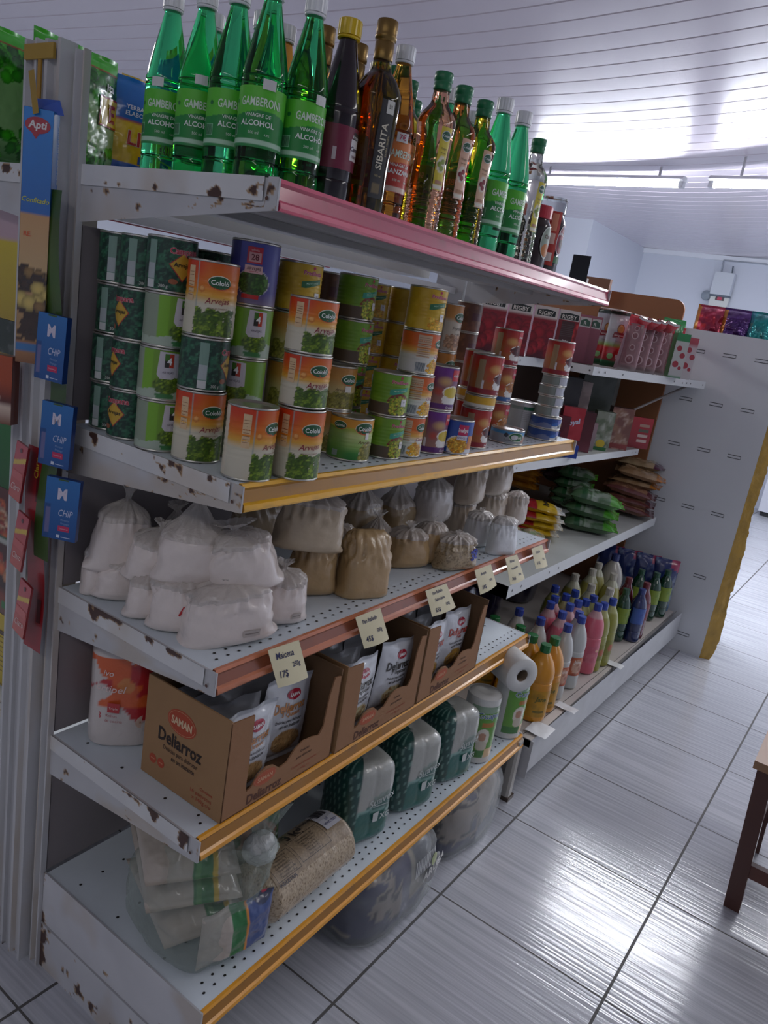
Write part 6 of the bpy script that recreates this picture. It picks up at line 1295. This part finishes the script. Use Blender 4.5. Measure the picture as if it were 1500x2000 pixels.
for i, (px, y, w, h, z, c, c2, lab) in enumerate(((1100, .02, .12, .12, .17, '#1c1a1e', '#2a282c', 'black package in shade under the upper shelf'), (1125, .0, .10, .13, .15, '#8a7a78', '#6a5a58', 'pale brown package in shade under the upper shelf'),
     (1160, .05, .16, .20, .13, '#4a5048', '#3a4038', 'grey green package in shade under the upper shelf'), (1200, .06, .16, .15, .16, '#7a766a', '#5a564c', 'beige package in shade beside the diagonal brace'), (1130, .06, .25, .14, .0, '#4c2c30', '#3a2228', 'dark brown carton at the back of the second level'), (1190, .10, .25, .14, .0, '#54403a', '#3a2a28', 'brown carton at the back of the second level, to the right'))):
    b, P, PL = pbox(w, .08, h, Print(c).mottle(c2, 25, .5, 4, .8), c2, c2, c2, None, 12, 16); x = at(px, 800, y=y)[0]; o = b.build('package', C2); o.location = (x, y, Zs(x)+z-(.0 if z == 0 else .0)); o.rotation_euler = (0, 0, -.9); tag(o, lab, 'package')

# ---- third level (z .655): flat packs in piles
Zt = .6575
def pu(b, F): b.text(F, 'Pureza', 0, .125, .032, '#2a2418', .04, .002, 0, math.pi)
FL = Print('#d0a81c').vgrad((0, '#a81c28'), (.085, '#a81c28'), (.09, '#d4b01c'), (.17, '#c9a41c'), (.175, '#d8d4cc'), (.2, '#c4c6c4'))
def pile(px, py, n, w, l, th, pr, back, grp, what, txt=None, rz=0., name='noodle_pack', seed=1, ytop=None, dz=0.):
    o0 = pouch(name, w, l, th*1.25, pr, back, txt, seed, .005, 26, 40, PACK, None, .014, 2.4); s_ = Stamp(o0); p = at(px, py, z=Zt); q = random.Random(seed)
    for i in range(n):
        lab = f'{what}, {ORD[n][i]} in its pile' if n > 1 else what
        jx, jy = q.uniform(-.008, .008), q.uniform(-.010, .010)
        # lying on its back: local up (t) points to the aisle (-Y), face up
        a = rz+q.uniform(-.06, .06); ex = Matrix(((math.cos(a), math.sin(a), 0), (-math.sin(a)*-1, math.cos(a), 0), (0, 0, 1)))
        X = Vector((math.cos(a), math.sin(a), 0)); T = Vector((math.sin(a), -math.cos(a), q.uniform(-.10, .02))).normalized(); N_ = X.cross(T)*-1
        N_ = Vector((0, 0, 1))-T*T.z; N_.normalize(); X = T.cross(N_)*1.0
        M3 = Matrix((X, -N_, T)).transposed()
        o = s_.put((0, 0, 0), 0, lab, 'pack', grp); base = Vector((p[0]+jx, p[1]+jy, Zt+dz+th*(i+.5)+.004)); o.rotation_euler = M3.to_euler(); o.location = base-T*l
pile(1088, 1050, 4, .14, .21, .030, FL, '#c9a01c', 'yellow and red packs stacked on the third level', 'yellow and red Pureza pack', pu, .55, seed=3)
gp = Print('#4a6a48').mottle('#9aa89a', 40, .5, 4, .7).rect(-.2, .2, .06, .085, '#2a5a34').rect(-.2, .2, .10, .11, '#8aa08a').put(lambda A, B: B > .185, '#4c9a2c')
pile(1203, 1046, 3, .17, .25, .052, gp, '#4a6a48', 'clear and green packs stacked on the third level', 'clear pack with bright green twisted end', None, .35, 'vegetable_pack', 5)
pile(1150, 1000, 4, .16, .20, .048, gp, '#3a5a3a', 'shaded green packs stacked on the third level', 'dark green pack behind the bright ended ones', None, .3, 'vegetable_pack', 6)
bp_ = Print('#8a5f4a').mottle('#a88468', 30, .5, 4, .8).put(lambda A, B: B > .21, '#5a2438').put(lambda A, B: np.abs(A) > .07, '#6a3a38')
pile(1272, 1014, 3, .17, .26, .042, bp_, '#7a5040', 'brown packs with plum ends stacked on the third level', 'tan pack with plum coloured end', None, .25, 'bread_pack', 7)
pile(1280, 1012, 2, .17, .25, .040, Print('#9a7a58').mottle('#b89a78', 30, .5, 4, .8).put(lambda A, B: B > .20, '#b8742c'), '#8a6a50', 'tan packs with orange ends', 'tan pack with orange end at the top right', None, .2, 'bread_pack', 8, dz=.13)
pile(1276, 1004, 1, .17, .24, .040, Print('#a08a68').mottle('#b89f7c', 30, .5, 4, .8).put(lambda A, B: B > .19, '#5c2a44'), '#8a7458', None, 'tan pack with purple twisted end, highest of the right pile', None, .2, 'bread_pack', 9, dz=.215)
pile(1045, 985, 4, .15, .2, .035, Print('#b0701c').mottle('#c98a2c', 30, .5, 4, .7), '#a0641c', 'orange packs at the back of the third level', 'orange pack behind the yellow and red ones', None, .4, 'noodle_pack', 10, dz=.06)
pile(1120, 985, 2, .18, .2, .05, Print('#5a3a44').mottle('#7a5a5c', 30, .5, 4, .7), '#4a2c38', 'plum packs at the back of the third level', 'plum coloured glossy pack at the back', None, .4, 'bread_pack', 11, dz=.10)
o = pouch('vegetable_pack', .12, .13, .05, Print('#b9a890').mottle('#6a8a5a', 40, .5, 4, .8).mottle('#c9826a', 60, .62, 5, .6), '#9a9a80', None, 13, .006, 20, 24, PACK); p = at(1068, 1078, z=Zt); o.location = (p[0], p[1], Zt+.03); o.rotation_euler = (-1.35, 0, .4); tag(o, 'small clear pack of mixed vegetables at the front of the third level', 'pack')

# ---- base deck: bottles
Zb = .2065
def pbot(name, r, h, col, capc, mat=None, lab=None, neck=.30, capr=.0155, label_fn=None, sq=2., trans=None, top_col=None):
    t = empty(name); f = r/.04
    prof = smooth([(r*.35, 0), (r*.88, .001), (r, .010), (r, h*.16), (r*.94, h*.20), (r, h*.24), (r, h*.50), (r*.96, h*.53), (r, h*.57), (r*.98, h*.66), (r*.80, h*.77), (r*.50, h*.86), (.0145, h*.91), (.0135, h*.935)], 4)
    b = MB(); fill = h*.80
    def cf(V): c = np.tile(lin(col), (len(V), 1)); c[V[:, 2] > fill] = lin(top_col or col); return c
    b.lathe(prof, cf, 28, sq=sq); b.build('bottle_body', mat or painted(.3, 0, .5), t)
    cap(capr, h*.085, capc, h*.915, True, 24).build('bottle_cap', PLA, t)
    if label_fn:
        b = MB(); P = cyl(r+.0008); label_fn(b, P, r, h); b.build('label', LAB, t)
    return Stamp(t)
def ly(b, P, r, h): 
    b.grid(P, -r*1.1, r*1.1, h*.08, h*.44, 16, 16, Print('#b8860c').mottle('#8a6a14', 50, .55, 4, .6)); b.text(P, 'Jane', 0, h*.33, .022, '#5a5a1c', .03, .0008, .2); b.rect(P, -.02, .02, h*.14, h*.17, '#6a5a14', .0006)
def lw(b, P, r, h): b.grid(P, -r*.9, r*.9, h*.20, h*.46, 16, 16, Print('#b8603c').oval(0, h*.33, .02, .03, '#c9a08a').mottle('#8a3a2c', 80, .55, 4, .7)); b.text(P, 'Jane', 0, h*.40, .018, '#e6d4cc', .03, .0008)
def lp(b, P, r, h): b.grid(P, -r*.7, r*.7, h*.18, h*.42, 12, 12, Print('#b85a6c').mottle('#c97a84', 60, .5, 4, .6)); b.disc(P, .01, h*.36, .008, .006, '#d8a890', .0006)
def lg_(b, P, r, h): b.grid(P, -r*.8, r*.8, h*.18, h*.42, 12, 12, Print('#7a7a30').oval(.01, h*.3, .014, .016, '#a85a3c'))
def ld(c1, c2):
    def f(b, P, r, h): b.grid(P, -r*1.2, r*1.2, h*.36, h*.66, 12, 12, Print(c1).mottle(c2, 60, .5, 4, .7))
    return f
YB = pbot('bleach_bottle', .048, .268, '#c9860a', '#1a6a34', None, None, label_fn=ly, capr=.018)
WB = pbot('bleach_bottle', .037, .282, '#b8bab8', '#24409a', None, None, label_fn=lw)
PB = pbot('softener_bottle', .042, .285, '#c45a6c', '#24409a', None, None, label_fn=lp, top_col='#c49a9c')
LB = pbot('cleaner_bottle', .040, .283, '#8a8a34', '#24409a', None, None, label_fn=lg_, top_col='#a4a468')
CB_ = pbot('cleaner_bottle', .045, .300, '#8f8a44', '#b0aca0', None, None, label_fn=lg_, capr=.016, top_col='#a8a890')
DG = pbot('detergent_bottle', .036, .240, '#103a26', '#1c4a34', painted(.15, 0, .8), None, label_fn=ld('#7a8f2a', '#5a7a2a'))
DB2 = pbot('detergent_bottle', .036, .245, '#1c2858', '#2a3a74', painted(.15, 0, .8), None, label_fn=ld('#3a58a0', '#2a4080'))
DR = pbot('detergent_bottle', .036, .262, '#5c1826', '#6a2430', painted(.15, 0, .8), None, label_fn=ld('#7a2a34', '#5a1c28'))
BW = pbot('cleaner_bottle', .055, .33, '#a8a49c', '#22306a', None, None, label_fn=lg_, capr=.018)
def bt(st, px, py, h, rz, lab, grp):
    p = at(px, py, z=Zb+h); y = min(p[1], .30); st.put((p[0], y, Zb), rz, lab, 'bottle', grp)
YG, WG, PG, GG2, CG2, DGG = ['yellow bleach bottles', 'white bleach bottles', 'pink softener bottles', 'olive yellow cleaner bottles', 'large clear topped cleaner bottles', 'dark detergent bottles']
yl = 'yellow bottle with green cap, '
for px, py, l in ((1068, 1257, 'frontmost on the base deck'), (1086, 1243, 'right behind the frontmost one'), (1042, 1238, 'left behind the frontmost one'), (1018, 1221, 'by the rail end, third row')): bt(YB, px, py, .27, -.75, yl+l, YG)
for px, py, l in ((968, 1203, 'cap just above the near shelf, left'),): bt(YB, px, py, .27, -.8, yl+l, YG)
wl = 'white bottle with blue cap, '
for px, py, l in ((1111, 1219, 'left of the front pair'), (1138, 1203, 'right of the front pair'), (1058, 1206, 'behind the yellow bottles'), (1016, 1188, 'far left behind the yellow bottles'), (1133, 1194, 'cap behind the front pair')): bt(WB, px, py, .282, -.6, wl+l, WG)
pl_ = 'pink bottle with blue cap, '
for px, py, l in ((1170, 1179, 'tallest in view, right of the white pair'), (1100, 1194, 'between white bottles'), (1077, 1175, 'left of the pink group'), (1115, 1179, 'upper middle of the pink group'), (1085, 1164, 'rear left of the pink group'), (1131, 1172, 'rear right of the pink group')): bt(PB, px, py, .285, -.6, pl_+l, PG)
gl_ = 'olive yellow bottle with blue cap, '
for px, py, l in ((1182, 1177, 'left of two behind the tall pink one'), (1199, 1169, 'right of two behind the tall pink one'), (1146, 1170, 'middle of the rear row'), (1161, 1163, 'right of the rear row'), (1107, 1160, 'left of the rear row'), (1125, 1153, 'highest of the rear row'), (1086, 1144, 'far left of the rear row')): bt(LB, px, py, .283, -.6, gl_+l, GG2)
cl_ = 'large yellowish bottle with pale cap, '
for px, py, l in ((1125, 1121, 'left of the back row'), (1157, 1141, 'low between the rear rows'), (1159, 1111, 'middle of the back row'), (1171, 1099, 'highest middle of the back row'), (1193, 1149, 'right, behind olive bottles'), (1200, 1120, 'right of the back row')): bt(CB_, px, py, .30, -.6, cl_+l, CG2)
bt(BW, 1204, 1082, .33, -.6, 'big whitish jug with dark blue cap rising above the back row', 'jugs')
bt(DG, 1225, 1150, .240, -.7, 'dark green bottle with lime label, left of the dark group', DGG)
bt(DB2, 1256, 1150, .245, -.7, 'dark blue bottle with blue label, front of the dark group', DGG)
bt(DR, 1230, 1128, .262, -.7, 'dark red bottle behind the lime labelled one', DGG)
bt(DR, 1265, 1138, .262, -.7, 'dark red bottle behind the blue one', DGG)
bt(DG, 1257, 1104, .262, -.7, 'dark green bottle at the rear left of the dark group', DGG)
bt(DG, 1287, 1110, .262, -.7, 'dark green bottle at the right middle of the dark group', DGG)
bt(DG, 1308, 1108, .255, -.7, 'dark green bottle beside the slotted panel', DGG)
for i, (px, py) in enumerate(((1244, 1093), (1276, 1091), (1296, 1100), (1316, 1107))):
    o = pouch('detergent_pouch', .12, .27, .05, Print('#22305a').vgrad((0, '#5a7a9a'), (.12, '#6a707a'), (.13, '#1c2a5c'), (.27, '#22306a')).put(lambda A, B: (A > .02)&(B > .235-.6*(A-.02)), '#a03a5c').mottle('#8a9ab0', 40, .6, 4, .5), '#1c2650', None, 20+i, .004, 22, 30, PACK)
    p = at(px, py, y=-.10-.07*i); o.location = (min(p[0], 3.10-.02*(3-i)), -.14-.09*i, Zb); o.rotation_euler = (0, 0, -1.2); tag(o, 'blue pouch with pink corner, '+['leftmost', 'second', 'third', 'rightmost'][i]+' behind the dark bottles', 'pouch', 'blue detergent pouches')
# dark purple jugs
def jug():
    t = empty('detergent_jug'); b = MB(); b.lathe(smooth([(.03, 0), (.085, .002), (.105, .03), (.112, .12), (.105, .22), (.07, .29), (.03, .32), (.025, .34)], 6), '#1f1838', 48, sy=.8); b.build('jug_body', painted(.12, 0, 1.), t)
    cap(.028, .03, '#2a1f50', .335).build('jug_cap', PLA, t); return Stamp(t)
JG = jug(); p = at(1000, 1190, y=-.05); JG.put((1.72, .03, Zb), .3, 'big dark purple jug behind the price cards, left', 'jug', 'dark purple jugs'); JG.put((2.10, .10, Zb), .2, 'big dark purple shiny jug left of the pink bottles', 'jug', 'dark purple jugs')
JG.put((2.55, .12, Zb), .2, 'dark purple jug in shade at the back under the third level', 'jug', 'dark purple jugs')
# torn paper tags on the deck edge
for i, (px, py, w_) in enumerate(((1056, 1428, .09), (1200, 1300, .05), (1108, 1385, .045))):
    p = at(px, py, z=Zb); b = MB(); b.grid(lambda a, t_, e=0.: np.stack([a, t_-.012*np.clip(-t_*20, 0, 1), .003+.004*noise(a*60, t_*60, 0, i)-np.clip(-t_-.03, 0, 1)*.6], -1), -w_/2, w_/2, -.035, .03, 12, 8, '#d6d8da'); o = b.build('paper_tag', MATTE); o.location = (p[0], p[1]+.01, Zb+.001); tag(o, ['crumpled white paper tag at the near corner of the base deck', 'white paper tag beside the olive bottles on the deck edge', 'small torn paper tag in front of the white bottles'][i], 'paper tag')

# ================================================================ behind the panel: chip bags, wall boxes, freezer; stool on the right
o = MB().box(3.285, 3.60, -.655, .35, 1.52, 1.535, '#c9c9cb').box(3.285, 3.30, -.655, .35, 0, 1.52, '#bdbdc0').box(3.585, 3.60, -.655, .35, 0, 1.52, '#bdbdc0')
b = o.build('snack_shelf', METAL); tag(b, 'white shelf body behind the slotted panel, carrying the shiny snack bags', 'shelf')
for i, (px, c1, c2, lab) in enumerate(((1385, '#a01f40', '#b0742c', 'shiny red snack bag on top behind the slotted panel'), (1437, '#4a1f6a', '#b0742c', 'shiny purple snack bag between the red and the teal one'), (1490, '#0f8a8a', '#1a6a7a', 'shiny teal snack bag at the right edge of the photo'))):
    p = at(px, 640+i*8, x=3.36); b = MB(); F, K = pillow(.15, .185, .07, 30+i, .010, .012)
    pr = Print(c1).put(lambda A, B, c2=c2: np.abs(A) > .058, c2).mottle('#3a1f3a', 30, .6, 4, .4)
    b.grid(F, -.075, .075, 0, .185, 36, 40, pr); b.grid(K, -.075, .075, 0, .185, 20, 20, c1, 0, True, 0., True); o = b.build('snack_bag', painted(.16, .55, .6, .35, 22)); o.location = (3.36, p[1], 1.536); o.rotation_euler = (-.06, 0, -1.45); tag(o, lab, 'snack bag', 'shiny snack bags')
    q = MB().box(-.026, .026, -.002, 0, 0, .045, '#a5a5a8').build('price_tag', MATTE); q.location = (3.30, p[1]-.02, 1.536); q.rotation_euler = (0, 0, -1.5); tag(q, 'grey price tag in front of the '+['red', 'purple', 'teal'][i]+' snack bag', 'price tag', 'price tags of the snack bags')
def wallbox(y, z, w_, h_, d_, c, name): return MB().prism([(y-w_/2, z-h_/2), (y+w_/2, z-h_/2), (y+w_/2, z+h_/2), (y-w_/2, z+h_/2)], 'x', 8.27-d_, 8.27, c)
t = empty('meter_box', (0, 0, 0)); FX2 = lambda a, b_, e=0.: np.stack([np.full_like(a, 8.27-.06)-e, -a, b_+0*a], -1)
p = at(1414, 556, x=8.27); wallbox(p[1], p[2], .20, .23, .10, '#c4cad2', '').build('housing', painted(.5), t); wallbox(p[1], p[2]-.125, .20, .02, .08, '#5a6470', '').build('base_lip', painted(.5), t)
tag(t, 'grey white meter box with a dark lower lip high on the far wall', 'wall box')
t = empty('switch_box'); p2 = at(1406, 588, x=8.27); wallbox(p2[1], p2[2], .19, .22, .06, '#cfd2ce', '').build('housing', painted(.5), t)
b = MB(); b.rect(FX2, -p2[1]-.04, -p2[1]+.05, p2[2]+.0, p2[2]+.045, '#3a2a30', .002); b.rect(FX2, -p2[1]-.02, -p2[1]+.028, p2[2]+.005, p2[2]+.04, '#b82a4c', .004); b.disc(FX2, -p2[1]+.06, p2[2]+.075, .01, .01, '#3a3f46', .002); b.build('switch', painted(.4), t, 'red switch in a dark frame')
tag(t, 'small box with a red switch under the meter box on the far wall', 'wall box')
b = MB(); p = at(1380, 577, x=8.27); b.lathe([(.052, 0), (.052, .02), (.045, .03), (.001, .032)], '#8f98a2', 24); b.xf(Matrix.Translation((8.27, p[1], p[2])) @ Matrix.Rotation(-math.pi/2, 4, 'Y')); o = b.build('wall_socket', painted(.5)); tag(o, 'round grey cover on the far wall left of the switch box', 'wall socket')
b = MB(); pa, pb, pc = at(1414, 508, x=8.265), at(1407, 540, x=8.265), at(1432, 520, x=8.265); b.tube([pa, pb], .008, '#a8b0ba'); b.tube([pa, pa+np.array([0, -2.6, .01])], .007, '#b4bac4'); o = b.build('cable_conduit', painted(.5)); tag(o, 'thin cable running along the top of the far wall to the meter box', 'cable')
b = MB(); b.tube([pc, at(1429, 540, x=8.26)], .007, '#5a6470'); o = b.build('cable', painted(.5)); tag(o, 'short dark cable entering the top of the meter box', 'cable')
t = empty('chest_freezer', (7.9, -1.2, 0)); b = MB().box(-.03, .36, -.9, 1.0, .05, .86, '#c6c9d4'); b.build('cabinet', painted(.3, 0, .3), t); MB().box(.0, .34, -.88, .98, 0, .05, '#23252a').build('plinth', painted(.6), t); MB().box(-.045, .36, -.91, 1.01, .86, .91, '#b4b8c2').build('lid', painted(.3), t); MB().box(-.05, -.03, -.2, .15, .80, .83, '#7a7e88').build('handle', painted(.3), t)
tag(t, 'white chest freezer against the far wall beyond the open aisle', 'freezer')
# wooden stool
t = empty('stool', (1.36, -1.2, 0)); WD = painted(.4, 0, .25)
def wood(V): n = fbm(V[:, 0]*30, V[:, 1]*30, V[:, 2]*4, 2); return lin('#4a251c')*(.75+.5*n[:, None])
def leg(x0, y0, x1, y1):
    b = MB(); s = .021; V = []
    for k in range(9):
        u = k/8; cx, cy, z = x0+(x1-x0)*u, y0+(y1-y0)*u, .435*u; V += [(cx-s, cy-s, z), (cx+s, cy-s, z), (cx+s, cy+s, z), (cx-s, cy+s, z)]
    V = np.array(V); f = [(j*4+i, j*4+(i+1) % 4, (j+1)*4+(i+1) % 4, (j+1)*4+i) for j in range(8) for i in range(4)]+[(3, 2, 1, 0), (32, 33, 34, 35)]
    return b.add(V, f, wood(V))
for x0, y0, x1, y1 in ((.022, .040, .022, .066), (.022, -.29, .022, -.27), (.36, .04, .35, .06), (.36, -.29, .35, -.27)): leg(x0, y0, x1, y1).build('leg', WD, t)
for a in ((.010, .032, -.27, .035, .11, .15), (.345, .367, -.27, .035, .11, .15), (.04, .34, .036, .054, .18, .22), (.04, .34, -.29, -.272, .18, .22)): MB().box(*a, '#5c2f22').build('stretcher', WD, t)
MB().box(-.012, .385, -.305, .098, .435, .458, '#9a7454').build('seat', WD, t, 'light wooden seat'); MB().box(.008, .365, -.285, .080, .40, .435, '#4a251c').build('apron', WD, t)
tag(t, 'dark brown wooden stool with lighter seat cut by the right edge of the photo', 'stool')
